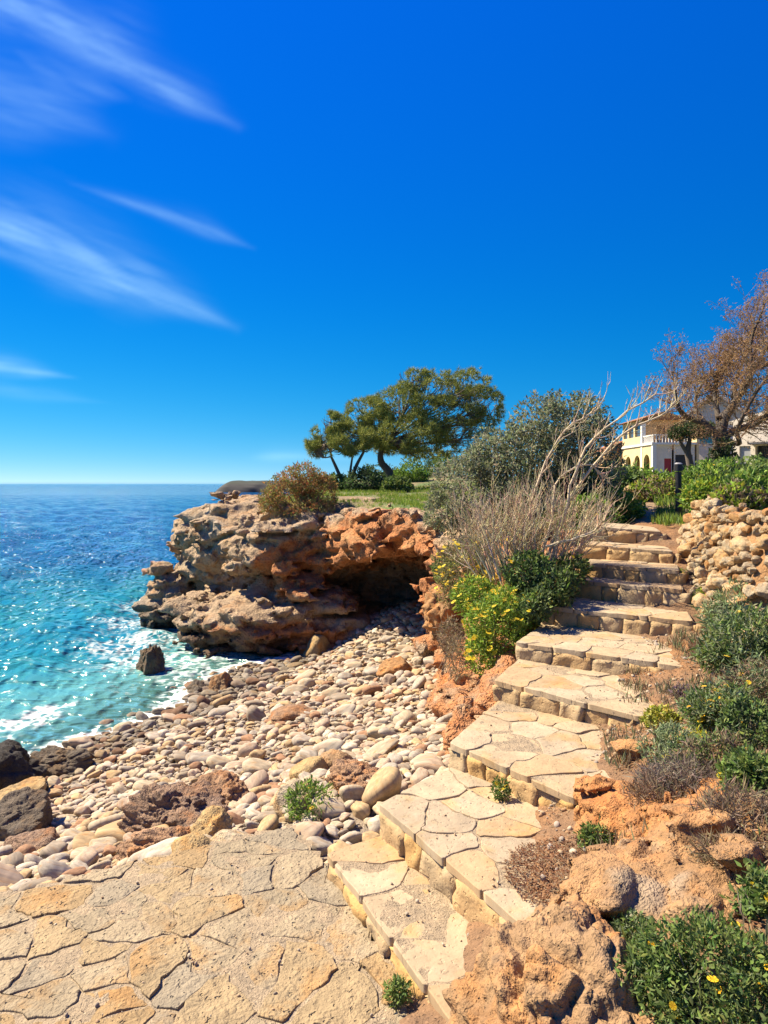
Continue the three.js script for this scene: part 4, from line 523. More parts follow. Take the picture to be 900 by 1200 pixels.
const bark = [0.26, 0.20, 0.15];
function shrub(name, label, category, base, lobes, n, o = {}) {   // leafy shrub: stems, foliage, sometimes flowers
  const r = rng(o.seed ?? 1), g = thing(name, label, category, o.group, base);
  if (o.stems !== 0) { const s = new Soup(); for (const l of lobes) for (let k = 0; k < (o.stems ?? 2); k++) { const e = V(l[0] + (r() - .5) * l[3], l[1] + l[4] * 0.4, l[2] + (r() - .5) * l[5]), a = V((r() - .5) * .1 + l[0] * 0.3, -0.05, (r() - .5) * .1 + l[2] * 0.3), R = Math.max(0.004, l[3] * 0.035); tube(s, [a, a.clone().lerp(e, 0.4).add(V((r() - .5) * .1, (r() - .5) * 0.05, (r() - .5) * .1)), e], [R, R * 0.7, R * 0.3], 5, bark); } mesh('stems', s.geo(), M.wood, g).userData.kind = 'stuff'; }
  const s = new Soup(); leafCloud(s, lobes, n, r, o); mesh('foliage', s.geo(), o.mat ?? M.leaf, g).userData.kind = 'stuff';
  if (o.flowers) { const f = new Soup(); flowerHeads(f, o.flowerPts ?? shellPts(lobes, o.flowers, r, o.flowerOut ?? 1.04), o.flowerSize ?? 0.02, o.flowerPal ?? PAL.yellow, r); mesh('flowers', f.geo(false), M.petal, g).userData.kind = 'stuff'; }
  return g;
}
const px2m = (d) => d / FOC;
const lobesPx = (base, list) => list.map(([px, py, d, a, b, c]) => { const p = atDepth(px, py, d); return [p.x - base.x, p.y - base.y, p.z - base.z, a, b, c]; });

// ---------------------------------------------------------------- big grey green bush and the dead shrub by the stairs
{ const b = V(1.75, 1.15, -8.8); shrub('olive_bush', 'large grey green bush with a rounded crown behind the leafless shrub', 'bush', b, lobesPx(b, [[555, 575, 9.0, 0.55, 0.50, 0.5], [600, 545, 8.9, 0.58, 0.58, 0.55], [640, 520, 8.9, 0.52, 0.62, 0.55], [672, 500, 8.9, 0.42, 0.48, 0.45], [690, 540, 9.0, 0.42, 0.6, 0.45], [525, 600, 9.1, 0.30, 0.28, 0.35], [620, 600, 8.6, 0.55, 0.45, 0.4], [575, 540, 9.3, 0.35, 0.3, 0.35]]), 30000, { seed: 11, L: 0.062, W: 0.012, pal: PAL.olive, gap: 0.12, gf: 3.2, tuft: 5, up: 0.2 }); }
{ const b = V(2.62, 1.3, -9.2); shrub('dark_bush', 'dark green bush in the shade between the leafless shrub and the dirt path', 'bush', b, [[0, 0.35, 0, 0.42, 0.5, 0.4], [-0.35, 0.3, 0.1, 0.4, 0.42, 0.4], [0.1, 0.12, 0.2, 0.4, 0.3, 0.3]], 6500, { seed: 12, L: 0.06, W: 0.014, pal: PAL.dark, gap: 0.1 }); }
{ const r = rng(41), base = V(1.52, 0.98, -6.25), g = thing('leafless_shrub', 'bleached leafless shrub with tangled grey branches leaning over the upper steps', 'shrub', null, base), s = new Soup(), tips = [];
  const o = { split: [2, 4], angle: 0.55, shrink: 0.70, bend: 0.20, taper: 0.62, sides: 5, color: [0.66, 0.53, 0.34], min: 0.0020, seg: 4, pull: V(0, 1, 0), pullBy: 0.04 };
  for (let k = 0; k < 74; k++) { const t = k / 73, lean = V(mix(-0.55, 0.5, t) + (r() - 0.5) * 0.3, 0.9 + 0.35 * r(), (r() - 0.5) * 0.7).normalize(); grow(s, V(mix(-0.62, 0.16, t) + (r() - 0.5) * 0.12, -0.15 + 0.12 * r(), (r() - 0.5) * 0.4), lean, mix(0.28, 0.44, r()) * mix(0.85, 1.1, t), 0.0065 + 0.005 * r(), 3, o, r, tips); }
  const arm = (pts, R) => { const P = pts.map(([px, py, d]) => atDepth(px, py, d).sub(base)), c = new THREE.CatmullRomCurve3(P).getPoints(14); c.forEach((p, i) => { if (i > 0 && i < 14) p.add(V((r() - 0.5) * 0.02, (r() - 0.5) * 0.02, (r() - 0.5) * 0.03)); }); tube(s, c, c.map((_, i) => mix(R, 0.006, i / 14)), 6, [0.68, 0.55, 0.37]); for (let i = 3; i < 15; i += 1) { const d = c[Math.min(i + 1, 14)].clone().sub(c[i - 1]).normalize(); for (let q = 0; q < 2; q++) grow(s, c[Math.min(i, 14)], rot(d, 0.5 + 0.4 * r(), r), 0.13 * (0.5 + r()), 0.005, 2, { ...o, shrink: 0.62, pullBy: 0.12, split: [2, 3] }, r, tips); } };
  arm([[640, 672, 6.2], [660, 610, 6.15], [672, 560, 6.1], [690, 520, 6.1], [725, 490, 6.05], [768, 462, 6.0]], 0.017); arm([[640, 660, 6.2], [668, 585, 6.2], [700, 540, 6.2], [735, 505, 6.2], [775, 488, 6.2], [792, 470, 6.2]], 0.015); arm([[625, 665, 6.3], [622, 600, 6.3], [640, 540, 6.3], [668, 500, 6.35], [700, 480, 6.4]], 0.013); arm([[640, 640, 6.0], [670, 632, 5.9], [695, 622, 5.85], [708, 610, 5.8]], 0.014); arm([[632, 660, 6.2], [648, 600, 6.2], [655, 560, 6.2], [690, 545, 6.2], [712, 560, 6.2]], 0.014);
  mesh('branches', s.geo(), M.wood, g).userData.kind = 'stuff'; }

// ---------------------------------------------------------------- flowering plants on the bank left of the stairs
{ const G = 'yellow flowered plants on the bank beside the stairs';
  const P = (name, label, base, lobes, n, o) => shrub(name, label, 'plant', base, lobesPx(base, lobes), n, { group: G, stems: 1, ...o });
  let b = V(0.98, 0.35, -5.9); P('flowering_plant', 'bright green plant with yellow flowers hanging over the bank by the fifth step', b, [[582, 735, 5.6, 0.27, 0.26, 0.22], [600, 715, 5.9, 0.25, 0.2, 0.22], [570, 765, 5.5, 0.16, 0.18, 0.16], [555, 700, 6.1, 0.18, 0.17, 0.2]], 10000, { seed: 21, L: 0.042, W: 0.007, pal: PAL.lush.concat(PAL.lime), gap: 0.05, gf: 6, flowers: 130, flowerSize: 0.021 });
  b = V(0.95, 0.7, -7.0); P('flowering_plant', 'sparse yellow green flowering plant below the leafless shrub', b, [[545, 665, 6.9, 0.3, 0.28, 0.28], [585, 650, 6.9, 0.30, 0.26, 0.28], [530, 690, 7.0, 0.16, 0.18, 0.2], [560, 690, 6.6, 0.2, 0.2, 0.2]], 5200, { seed: 22, L: 0.05, W: 0.006, pal: [[0.24, 0.24, 0.09], [0.32, 0.30, 0.09], [0.17, 0.19, 0.07], [0.36, 0.28, 0.14]], gap: 0.16, gf: 5, flowers: 120, flowerSize: 0.020, stems: 3 });
  b = V(1.35, 0.75, -5.75); P('flowering_plant', 'dark leafy plant at the left end of the sixth step', b, [[650, 690, 5.7, 0.17, 0.16, 0.18], [620, 672, 5.9, 0.2, 0.17, 0.18], [628, 712, 5.5, 0.12, 0.11, 0.14], [668, 668, 6.0, 0.14, 0.12, 0.15]], 5200, { seed: 23, L: 0.05, W: 0.010, pal: PAL.green.concat(PAL.dark), gap: 0.05, gf: 6, flowers: 16, flowerSize: 0.018 });
  b = V(0.55, 0.0, -6.9); P('dry_tuft', 'dry brown twiggy tuft hanging on the bank above the pebbles', b, [[540, 770, 5.9, 0.11, 0.17, 0.14], [528, 745, 6.3, 0.1, 0.14, 0.12]], 1700, { seed: 24, L: 0.06, W: 0.004, pal: PAL.dry, gap: 0.0, up: 0.1, stems: 4 });
  b = V(0.72, 0.35, -8.3); P('green_tuft', 'small round green tuft growing on the edge of the cave wall', b, [[520, 668, 8.0, 0.13, 0.12, 0.13]], 900, { seed: 25, L: 0.05, W: 0.008, pal: PAL.green }); }

// ---------------------------------------------------------------- bushes and grass on the cliff top
{ const b = V(-1.62, 1.2, -14.2); shrub('rusty_bush', 'rust tinged green bush spilling over the cliff edge', 'bush', b, lobesPx(b, [[340, 580, 14.2, 0.52, 0.42, 0.45], [372, 578, 14.3, 0.42, 0.38, 0.4], [355, 562, 14.2, 0.45, 0.32, 0.4], [322, 590, 14.0, 0.30, 0.32, 0.35], [360, 600, 13.8, 0.5, 0.22, 0.3]]), 11000, { seed: 31, L: 0.075, W: 0.011, pal: PAL.rusty, gap: 0.16, gf: 3.6, up: 0.5, stems: 5 }); }
{ const b = V(-2.45, 1.2, -15.2); shrub('green_bush', 'small green tuft of leaves at the cliff edge beside the rusty bush', 'bush', b, [[0, 0.12, 0, 0.28, 0.2, 0.25]], 1300, { seed: 32, L: 0.07, W: 0.012, pal: PAL.green }); }
{ const G = 'low bushes under the pines'; const list = [[430, 566, 20, 0.55, 0.42, PAL.dark, 'dark low bush between the two pine trunks'], [465, 572, 19.5, 0.35, 0.25, PAL.green, 'low green bush at the foot of the leaning pine'], [395, 570, 20.5, 0.4, 0.3, PAL.green, 'low green bush left of the forked pine'], [500, 560, 29, 1.1, 0.75, PAL.green, 'broad rounded bush on the grassy rise behind the pine'], [520, 553, 31, 0.7, 0.6, PAL.dark, 'dark bush on top of the grassy rise'], [480, 568, 27, 0.6, 0.4, PAL.lush, 'bright green bush at the left of the grassy rise'], [445, 567, 33, 0.9, 0.5, PAL.dark, 'distant dark bush seen between the pine trunks']];
  list.forEach(([px, py, d, rx, ry, pal, label], i) => { const p = atDepth(px, py, d), b = V(p.x, inlandH(p.x, d), p.z); shrub('low_bush', label, 'bush', b, [[0, Math.max(ry * 0.6, p.y - b.y), 0, rx, ry, rx * 0.8], [rx * 0.6, ry * 0.4, 0.1, rx * 0.6, ry * 0.65, rx * 0.6], [-rx * 0.6, ry * 0.4, 0, rx * 0.6, ry * 0.6, rx * 0.6]], 2600, { seed: 50 + i, L: 0.10, W: 0.026, pal, gap: 0.08, gf: 2.5, group: G }); }); }
function tufts(name, label, n, area, H, pal, seed, group) { const r = rng(seed), s = new Soup(); let k = 0; for (let i = 0; i < n * 4 && k < n; i++) { const q = area(r); if (!q) continue; k++; const [x, y, d] = q; for (let j = 0; j < 5; j++) { const dir = V((r() - .5) * 0.9, 1, (r() - .5) * 0.9).normalize(); leaf(s, V(x + (r() - .5) * 0.05, y - 0.01, -d + (r() - .5) * 0.05), dir, rdir(r), H * (0.5 + 0.8 * r()), H * 0.05, pick(pal, r)); } } const m = mesh(name, s.geo(), M.leaf); return info(m, label, 'grass', group, 'stuff'); }
tufts('grass', 'short bright green grass on the cliff top', 7000, (r) => { const d = mix(10, 24, r()), x = mix(-2.4, 5, r()); if (polyDist(FOOT, x, d) > -0.55 || d > 25) return null; if (noise(x * 0.7, d * 0.7, 8) < -0.22) return null; return [x, inlandH(x, d), d]; }, 0.10, PAL.lime.concat(PAL.lush), 61);
tufts('weeds', 'green weeds growing along the dirt path above the stairs', 3800, (r) => { const d = mix(7.3, 13, r()), x = mix(1.7, 6, r()); if (onPath(x, d) || (d < 7.8 && x < 2.8)) return null; return [x, inlandH(x, d), d]; }, 0.13, PAL.lush.concat(PAL.lime, PAL.green), 62);

// ---------------------------------------------------------------- pines
function needles(s, p, dir, r, n, L, pal) { for (let k = 0; k < n; k++) { const d = rdir(r).addScaledVector(dir, 0.8).add(V(0, 0.25, 0)).normalize(), c = pick(pal, r), w = rdir(r).cross(d).normalize().multiplyScalar(0.0075), q = L * (0.7 + 0.5 * r()); const a = s.v(p.x - w.x, p.y - w.y, p.z - w.z, c), b = s.v(p.x + w.x, p.y + w.y, p.z + w.z, c), t = s.v(p.x + d.x * q, p.y + d.y * q, p.z + d.z * q, c); s.tri(a, b, t); } }
function pine(label, base, trunks, lobes, nTuft, seed) {
  const r = rng(seed), g = thing('pine_tree', label, 'tree', 'wind shaped pines on the cliff top', base), w = new Soup(), f = new Soup(), tw = new Soup();
  const heads = [];
  for (const [pts, R] of trunks) { const c = new THREE.CatmullRomCurve3(pts.map(([px, py, d]) => atDepth(px, py, d).sub(base))).getPoints(16); tube(w, c, c.map((_, i) => R * mix(1, 0.5, i / 16) * (i === 0 ? 1.35 : 1)), 9, [0.17, 0.13, 0.10]); heads.push([c[16], R * 0.5], [c[12], R * 0.55]); }
  mesh('trunk', w.geo(), M.wood, g);
  for (const l of lobes) { const L = V(l[0], l[1] - l[4] * 0.35, l[2]); let best = heads[0]; for (const h of heads) if (h[0].distanceTo(L) < best[0].distanceTo(L)) best = h; const mid = best[0].clone().lerp(L, 0.5).add(V((r() - .5) * .3, -0.12 + r() * 0.15, (r() - .5) * .3)), c = new THREE.CatmullRomCurve3([best[0], mid, L]).getPoints(8); tube(tw, c, c.map((_, i) => mix(best[1] * 0.6, 0.018, i / 8)), 5, [0.21, 0.165, 0.13]);
    for (let k = 0; k < 26; k++) { const d = rdir(r), e = V(l[0] + d.x * l[3] * 0.92, l[1] + d.y * l[4] * 0.92, l[2] + d.z * l[5] * 0.92), s0 = c[3 + fl(r() * 6)]; tube(tw, [s0, s0.clone().lerp(e, 0.55).add(V((r() - .5) * .12, -0.05, (r() - .5) * .12)), e], [0.016, 0.010, 0.004], 4, [0.24, 0.19, 0.15]); } }
  mesh('limbs', tw.geo(), M.wood, g).userData.kind = 'stuff';
  const wt = []; let T = 0; for (const l of lobes) { T += Math.pow(l[3] * l[4] * l[5], 0.7); wt.push(T); } let made = 0;
  for (let k = 0; k < nTuft * 5 && made < nTuft; k++) { const q = r() * T, l = lobes[wt.findIndex((v) => q < v)], d = rdir(r), m = Math.pow(r(), 0.26) * (1 + 0.2 * noise(d.x * 2.5 + l[0], d.y * 2.5, d.z * 2.5 + l[1])), p = V(l[0] + d.x * l[3] * m, l[1] + d.y * l[4] * m, l[2] + d.z * l[5] * m); if (noise(p.x * 2.1 + seed, p.y * 2.6, p.z * 2.1) < 0.05) continue; made++; needles(f, p, d, r, 13, 0.15, PAL.pine); }
  mesh('crown', f.geo(false), M.needle, g).userData.kind = 'stuff'; return g;
}
{ const D = 22, b = V(0.2, inlandH(0.2, D) - 0.1, -D), k = px2m(D), L = (px, py, dd, a, c) => [px, py, D + dd, a * k, c * k, a * k * 0.9];
  pine('leaning umbrella pine with a broad windswept crown and one curved trunk', b, [[[[452, 580, D], [458, 565, D], [456, 553, D], [447, 542, D], [446, 532, D], [452, 518, D]], 0.155]], lobesPx(b, [L(440, 505, 0, 34, 22), L(432, 484, .3, 32, 20), L(470, 476, 0, 38, 26), L(478, 508, -.4, 44, 22), L(505, 455, .3, 36, 20), L(520, 490, 0, 40, 28), L(545, 450, 0, 30, 18), L(560, 475, .3, 30, 24), L(552, 505, .2, 30, 20), L(575, 478, -.2, 16, 22), L(500, 525, .5, 40, 12), L(455, 522, .4, 34, 11), L(415, 500, .2, 22, 20), L(485, 442, 0, 20, 12)]), 6200, 3); }
{ const D = 21, b = V(-1.15, inlandH(-1.15, D) - 0.1, -D), k = px2m(D), L = (px, py, dd, a, c) => [px, py, D + dd, a * k, c * k, a * k * 0.9];
  pine('small forked pine with thin leaning trunks left of the umbrella pine', b, [[[[403, 580, D], [400, 563, D], [394, 548, D], [388, 535, D]], 0.075], [[[406, 578, D], [412, 560, D], [418, 545, D], [426, 530, D]], 0.08], [[[407, 572, D], [410, 555, D], [413, 535, D]], 0.055]], lobesPx(b, [L(380, 515, 0, 20, 16), L(395, 505, .2, 22, 16), L(372, 525, .1, 14, 10), L(402, 522, -.2, 24, 13), L(420, 516, 0, 22, 15), L(388, 492, .3, 14, 9)]), 1900, 5); }

// ---------------------------------------------------------------- bare tree, its ivy, the clipped tree and the garden shrubs
{ const D = 17, base = V((843 - 450) / FOC * D, 1.55, -D), g = thing('bare_tree', 'spreading bare tree with brown twigs in front of the houses', 'tree', null, base), r = rng(66), s = new Soup(), tw = new Soup(), tips = [];
  const T = (px, py, dd = 0) => atDepth(px, py, D + dd).sub(base);
  const limb = (list, R, R1) => { const c = new THREE.CatmullRomCurve3(list.map((q) => T(...q))).getPoints(14); tube(s, c, c.map((_, i) => mix(R, R1, i / 14)), 7, [0.12, 0.095, 0.075]); const o = { split: [2, 3], angle: 0.65, shrink: 0.72, bend: 0.28, taper: 0.6, sides: 4, color: [0.34, 0.22, 0.13], min: 0.004, seg: 3, pull: V(0, 1, 0), pullBy: 0.05 }; for (let i = 5; i <= 14; i++) for (let k = 0; k < (i === 14 ? 4 : 2); k++) { const d = c[i].clone().sub(c[i - 1]).normalize(); grow(tw, c[i], rot(d, i === 14 ? 0.4 * r() : 0.6 + 0.5 * r(), r), 0.44 * (0.6 + 0.6 * r()), Math.max(0.010, R1 * 0.5), 4, o, r, tips); } };
  const tr = new THREE.CatmullRomCurve3([T(838, 580), T(840, 550), T(845, 525), T(843, 512)]).getPoints(10); const ts = new Soup(); tube(ts, tr, tr.map((_, i) => mix(0.26, 0.17, i / 10)), 10, [0.14, 0.11, 0.085]); mesh('trunk', ts.geo(), M.wood, g);
  limb([[843, 514], [828, 498], [808, 490], [795, 478, -.5], [791, 455, -.6]], 0.10, 0.03); limb([[843, 514], [850, 490], [865, 465], [885, 430], [905, 395, .5]], 0.13, 0.04); limb([[844, 516], [862, 504], [885, 497], [905, 480]], 0.11, 0.04); limb([[843, 512], [842, 490, .5], [838, 465, .8], [842, 438, 1], [855, 420, 1]], 0.09, 0.03); limb([[850, 515], [866, 520, -.4], [864, 505, -.8], [880, 470, -1], [900, 440, -1]], 0.07, 0.03); limb([[865, 465], [880, 440, -.6], [880, 400, -.5], [893, 365, -.3]], 0.06, 0.025); limb([[885, 430], [915, 420], [940, 380], [935, 340]], 0.07, 0.03); limb([[828, 498], [815, 478, .6], [818, 458, 1], [830, 440, 1]], 0.06, 0.025); limb([[842, 490], [858, 472, .9], [862, 448, 1.4], [872, 420, 1.5]], 0.06, 0.025); limb([[885, 497], [920, 470], [945, 440], [960, 400]], 0.08, 0.03);
  mesh('limbs', s.geo(), M.wood, g).userData.kind = 'stuff'; mesh('twigs', tw.geo(), M.wood, g).userData.kind = 'stuff';
  const f = new Soup(); for (const [p, d] of tips) for (let k = 0; k < 3; k++) leaf(f, p.clone().addScaledVector(rdir(r), 0.07), rdir(r), rdir(r), 0.05 + 0.04 * r(), 0.010, pick([[0.42, 0.25, 0.11], [0.34, 0.20, 0.09], [0.50, 0.31, 0.14]], r)); mesh('seed_pods', f.geo(), M.leaf, g).userData.kind = 'stuff';
  const iv = V(base.x - 0.1, base.y, base.z + 0.3); shrub('ivy', 'dark ivy climbing the trunk of the bare tree', 'plant', iv, [[0, 0.4, 0, 0.34, 0.5, 0.32], [0.05, 0.85, 0, 0.3, 0.4, 0.3], [0.02, 0.05, 0.1, 0.4, 0.35, 0.35]], 3400, { seed: 67, L: 0.08, W: 0.028, pal: PAL.dark.concat([[0.10, 0.115, 0.06]]), gap: 0.05, stems: 0 }); }
{ const D = 19, p = atDepth(809, 505, D), base = V(p.x, 1.55, p.z), g = thing('clipped_tree', 'small tree with a dense flat topped crown beside the bare tree', 'tree', null, base), r = rng(71), s = new Soup(); tube(s, [V(0.05, -0.2, 0), V(0.02, 0.6, 0), V(-0.08, 1.1, 0), V(0, 1.5, 0)], [0.13, 0.10, 0.085, 0.05], 8, [0.15, 0.12, 0.1]); tube(s, [V(-0.06, 1.0, 0), V(-0.25, 1.3, 0), V(-0.35, 1.6, 0)], [0.07, 0.05, 0.03], 6, [0.15, 0.12, 0.1]); mesh('trunk', s.geo(), M.wood, g); const f = new Soup(); leafCloud(f, [[0, p.y - 1.55, 0, 0.5, 0.22, 0.45], [-0.3, p.y - 1.6, 0, 0.3, 0.22, 0.3], [0.35, p.y - 1.52, 0, 0.4, 0.2, 0.35]], 5200, r, { L: 0.06, W: 0.02, pal: PAL.dark.concat([[0.10, 0.10, 0.05]]), gap: 0.0, tuft: 4 }); mesh('crown', f.geo(), M.leaf, g).userData.kind = 'stuff'; }
{ const G = 'garden shrubs above the retaining wall';
  const list = [[882, 578, 6.6, 0.32, 0.2, PAL.lush.concat(PAL.green), 'bushy bright green plant topping the wall at its outer end', 14], [856, 570, 7.6, 0.34, 0.2, PAL.green.concat(PAL.lime), 'leafy green plant with yellow flowers above the middle of the wall', 26], [838, 580, 7.3, 0.26, 0.15, PAL.lime.concat(PAL.lush), 'yellow green flowering plant beside the black post', 40], [892, 566, 8.4, 0.42, 0.22, PAL.green, 'tall leafy green shrub behind the plants on the wall', 0], [835, 560, 9.5, 0.4, 0.22, PAL.lush, 'green shrub below the ivy covered trunk', 10], [772, 578, 9.8, 0.38, 0.22, PAL.lime.concat(PAL.dry), 'yellowing shrub behind the black post', 24], [745, 566, 13, 0.55, 0.28, PAL.lush, 'fresh green shrub beyond the round orange boulder', 8], [720, 570, 12, 0.5, 0.35, PAL.green, 'green shrub left of the dirt path', 0], [870, 585, 6.2, 0.2, 0.13, PAL.dry.concat(PAL.lime), 'dry yellowing weeds on the rim of the wall', 18], [715, 590, 8.6, 0.3, 0.16, PAL.lime.concat(PAL.lush), 'bright green weeds at the left of the top step', 14], [690, 598, 8.0, 0.24, 0.14, PAL.lush, 'fresh green weeds under the leafless shrub at the top step', 8], [763, 569, 16, 0.9, 0.25, PAL.green, 'green hedge in front of the arcaded house', 0], [800, 566, 18, 0.8, 0.26, PAL.lush.concat(PAL.lime), 'sunny green shrub in front of the red door', 0], [870, 558, 12, 0.8, 0.3, PAL.green, 'broad green shrub below the white house wall', 0]];
  list.forEach(([px, py, d, rx, ry, pal, label, fl_], i) => { const p = atDepth(px, py, d), y0 = inlandH(p.x, d), b = V(p.x, y0, p.z), cy = Math.max(p.y - y0, ry * 0.5); shrub('garden_shrub', label, 'shrub', b, [[0, cy, 0, rx, ry, rx * 0.8], [rx * 0.65, cy * 0.7, 0.1, rx * 0.6, ry * 0.75, rx * 0.6], [-rx * 0.65, cy * 0.7, 0, rx * 0.6, ry * 0.7, rx * 0.6], [0, cy * 0.35, 0.1, rx, Math.max(ry * 0.6, cy * 0.4), rx * 0.7]], d < 10 ? 4200 : 3200, { seed: 120 + i, L: d < 10 ? 0.06 : 0.09, W: d < 10 ? 0.016 : 0.026, pal, gap: 0.08, gf: 4, group: G, flowers: fl_, flowerSize: 0.022 }); }); }

// ---------------------------------------------------------------- plants on the slope right of the stairs
{ const G = 'plants on the slope right of the stairs';
  const put = (name, label, px, py, rx, ry, n, o) => { const q = onHill(px, py, 0), b = V(q[0], q[1], -q[2]), z = rx * 0.9; return shrub(name, label, 'plant', b, [[0, ry * 0.6, 0, rx, ry, z], [rx * 0.6, ry * 0.4, z * 0.3, rx * 0.6, ry * 0.7, z * 0.6], [-rx * 0.6, ry * 0.35, -z * 0.2, rx * 0.55, ry * 0.65, z * 0.6]], n, { group: G, stems: 4, gf: 9, ...o }); };
  put('cushion_plant', 'dense leafy cushion plant with orange yellow flowers in the corner below the ledge', 835, 1180, 0.19, 0.12, 8500, { seed: 201, L: 0.022, W: 0.0042, pal: PAL.green.concat([[0.15, 0.20, 0.045]]), gap: 0.02, flowers: 12, flowerSize: 0.012, flowerPal: PAL.amber });
  put('cushion_plant', 'small leafy cushion plant in a cleft of the brown ledge', 745, 1120, 0.065, 0.075, 2600, { seed: 202, L: 0.02, W: 0.004, pal: PAL.green.concat(PAL.sage), gap: 0.0 });
  put('grey_plant', 'grey green bushy plant with yellow flowers beside the fifth step', 878, 780, 0.24, 0.2, 5200, { seed: 203, L: 0.05, W: 0.006, pal: PAL.sage.concat(PAL.green), gap: 0.1, flowers: 14, flowerSize: 0.016, flowerPal: PAL.amber });
  put('grey_plant', 'grey green plant with narrow leaves at the foot of the rubble wall', 880, 740, 0.26, 0.2, 4200, { seed: 204, L: 0.06, W: 0.006, pal: PAL.sage, gap: 0.12, flowers: 5, flowerSize: 0.016 });
  put('grey_plant', 'leafy plant dotted with amber flowers between the grey plants', 848, 850, 0.17, 0.12, 4200, { seed: 205, L: 0.036, W: 0.005, pal: PAL.green.concat(PAL.sage, [[0.2, 0.22, 0.07]]), gap: 0.12, flowers: 26, flowerSize: 0.015, flowerPal: PAL.amber });
  put('grey_plant', 'low green plant with three yellow flower heads by the fourth tread', 790, 890, 0.13, 0.09, 2800, { seed: 206, L: 0.03, W: 0.004, pal: PAL.sage, gap: 0.1, flowers: 5, flowerSize: 0.018, flowerPal: PAL.yellow });
  put('spurge', 'yellow green spurge beside the fourth step', 775, 850, 0.075, 0.06, 800, { seed: 207, L: 0.026, W: 0.008, pal: [[0.50, 0.50, 0.06], [0.42, 0.45, 0.06], [0.58, 0.54, 0.10]], gap: 0 });
  put('spurge', 'bright yellow flowering spurge among the grey plants', 812, 872, 0.05, 0.04, 400, { seed: 208, L: 0.024, W: 0.007, pal: [[0.75, 0.66, 0.04], [0.55, 0.52, 0.05]], gap: 0 });
  put('green_plant', 'dark green plant at the edge of the slope with one yellow flower', 890, 925, 0.11, 0.09, 2600, { seed: 209, L: 0.03, W: 0.006, pal: PAL.green, gap: 0.08, flowers: 3, flowerSize: 0.016 });
  put('green_plant', 'green plant growing behind the dry twiggy tuft', 880, 870, 0.14, 0.11, 2600, { seed: 210, L: 0.032, W: 0.006, pal: PAL.green.concat(PAL.dark), gap: 0.1 });
  put('dry_tuft', 'dry dead twiggy tuft on the slope above the orange rock hump', 800, 930, 0.14, 0.07, 2600, { seed: 211, L: 0.05, W: 0.0022, pal: [[0.30, 0.24, 0.19], [0.22, 0.17, 0.13], [0.38, 0.31, 0.24]], gap: 0.05, stems: 8 });
  put('dry_tuft', 'dry twiggy tuft at the edge of the slope below the grey plants', 870, 965, 0.12, 0.06, 1800, { seed: 212, L: 0.05, W: 0.0022, pal: [[0.30, 0.22, 0.15], [0.22, 0.16, 0.11], [0.40, 0.30, 0.19]], gap: 0.05, stems: 6 });
  put('rock_weed', 'little green weed in the orange rock beside the second step', 697, 990, 0.05, 0.05, 900, { seed: 213, L: 0.022, W: 0.004, pal: PAL.green, gap: 0 });
  put('rock_weed', 'flowering weed clump between the seventh step and the rubble wall', 800, 700, 0.16, 0.14, 2200, { seed: 214, L: 0.045, W: 0.006, pal: PAL.lime.concat(PAL.green), gap: 0.1, flowers: 22, flowerSize: 0.016 });
  put('rock_weed', 'yellow flowering weeds at the right end of the ninth step', 790, 650, 0.15, 0.16, 2200, { seed: 215, L: 0.045, W: 0.006, pal: PAL.lime.concat(PAL.green, PAL.dry), gap: 0.1, flowers: 34, flowerSize: 0.018 });
  put('dry_tuft', 'patch of dry purple tipped weeds at the right end of the fourth tread', 800, 818, 0.08, 0.035, 1200, { seed: 216, L: 0.03, W: 0.003, pal: PAL.dry.concat([[0.22, 0.14, 0.22]]), gap: 0.05 });
  put('green_plant', 'leafy plant with a single yellow flower at the edge of the stony slope', 890, 1060, 0.07, 0.06, 1100, { seed: 217, L: 0.028, W: 0.006, pal: PAL.green, gap: 0.05, flowers: 2, flowerSize: 0.013 });
  put('grey_plant', 'sprawling grey plant below the rubble wall, its leaves thin and pale', 895, 822, 0.2, 0.13, 3200, { seed: 241, L: 0.042, W: 0.0045, pal: PAL.sage.concat(PAL.dry), gap: 0.14, flowers: 6, flowerSize: 0.014, flowerPal: PAL.amber });
  put('grey_plant', 'straggly half dry plant between the spurge and the edge of the slope', 850, 900, 0.15, 0.08, 2200, { seed: 242, L: 0.034, W: 0.004, pal: PAL.green.concat(PAL.dry, PAL.dry), gap: 0.14, flowers: 4, flowerSize: 0.014, flowerPal: PAL.amber });
  put('dry_tuft', 'brittle brown tuft beside the orange part of the conglomerate ledge', 770, 945, 0.10, 0.05, 1500, { seed: 243, L: 0.045, W: 0.002, pal: [[0.34, 0.22, 0.14], [0.24, 0.16, 0.10], [0.44, 0.33, 0.2]], gap: 0.08, stems: 6 });
  put('dry_tuft', 'flattened dry tuft on the stony soil behind the conglomerate ledge', 868, 1015, 0.11, 0.04, 1500, { seed: 244, L: 0.045, W: 0.002, pal: PAL.dry, gap: 0.08, stems: 5 });
  put('green_plant', 'bushy green plant at the top of the slope against the rubble wall', 845, 712, 0.16, 0.12, 2600, { seed: 245, L: 0.045, W: 0.007, pal: PAL.green.concat(PAL.lime), gap: 0.12, flowers: 10, flowerSize: 0.016 });
  put('dry_tuft', 'dry reddish tuft at the right end of the fifth step', 828, 768, 0.08, 0.05, 1500, { seed: 246, L: 0.04, W: 0.003, pal: [[0.36, 0.17, 0.10], [0.30, 0.2, 0.12], [0.22, 0.2, 0.08]], gap: 0.08, stems: 4 });
  const small = (label, p, rx, ry, n, o) => shrub('weed', label, 'plant', p, [[0, ry * 0.6, 0, rx, ry, rx]], n, { stems: 0, gf: 10, group: 'small weeds in the paving', ...o });
  small('small dark weed sprouting from the joint below the first step', V(0.045, 0.02, -2.33), 0.035, 0.032, 420, { seed: 221, L: 0.022, W: 0.004, pal: PAL.green });
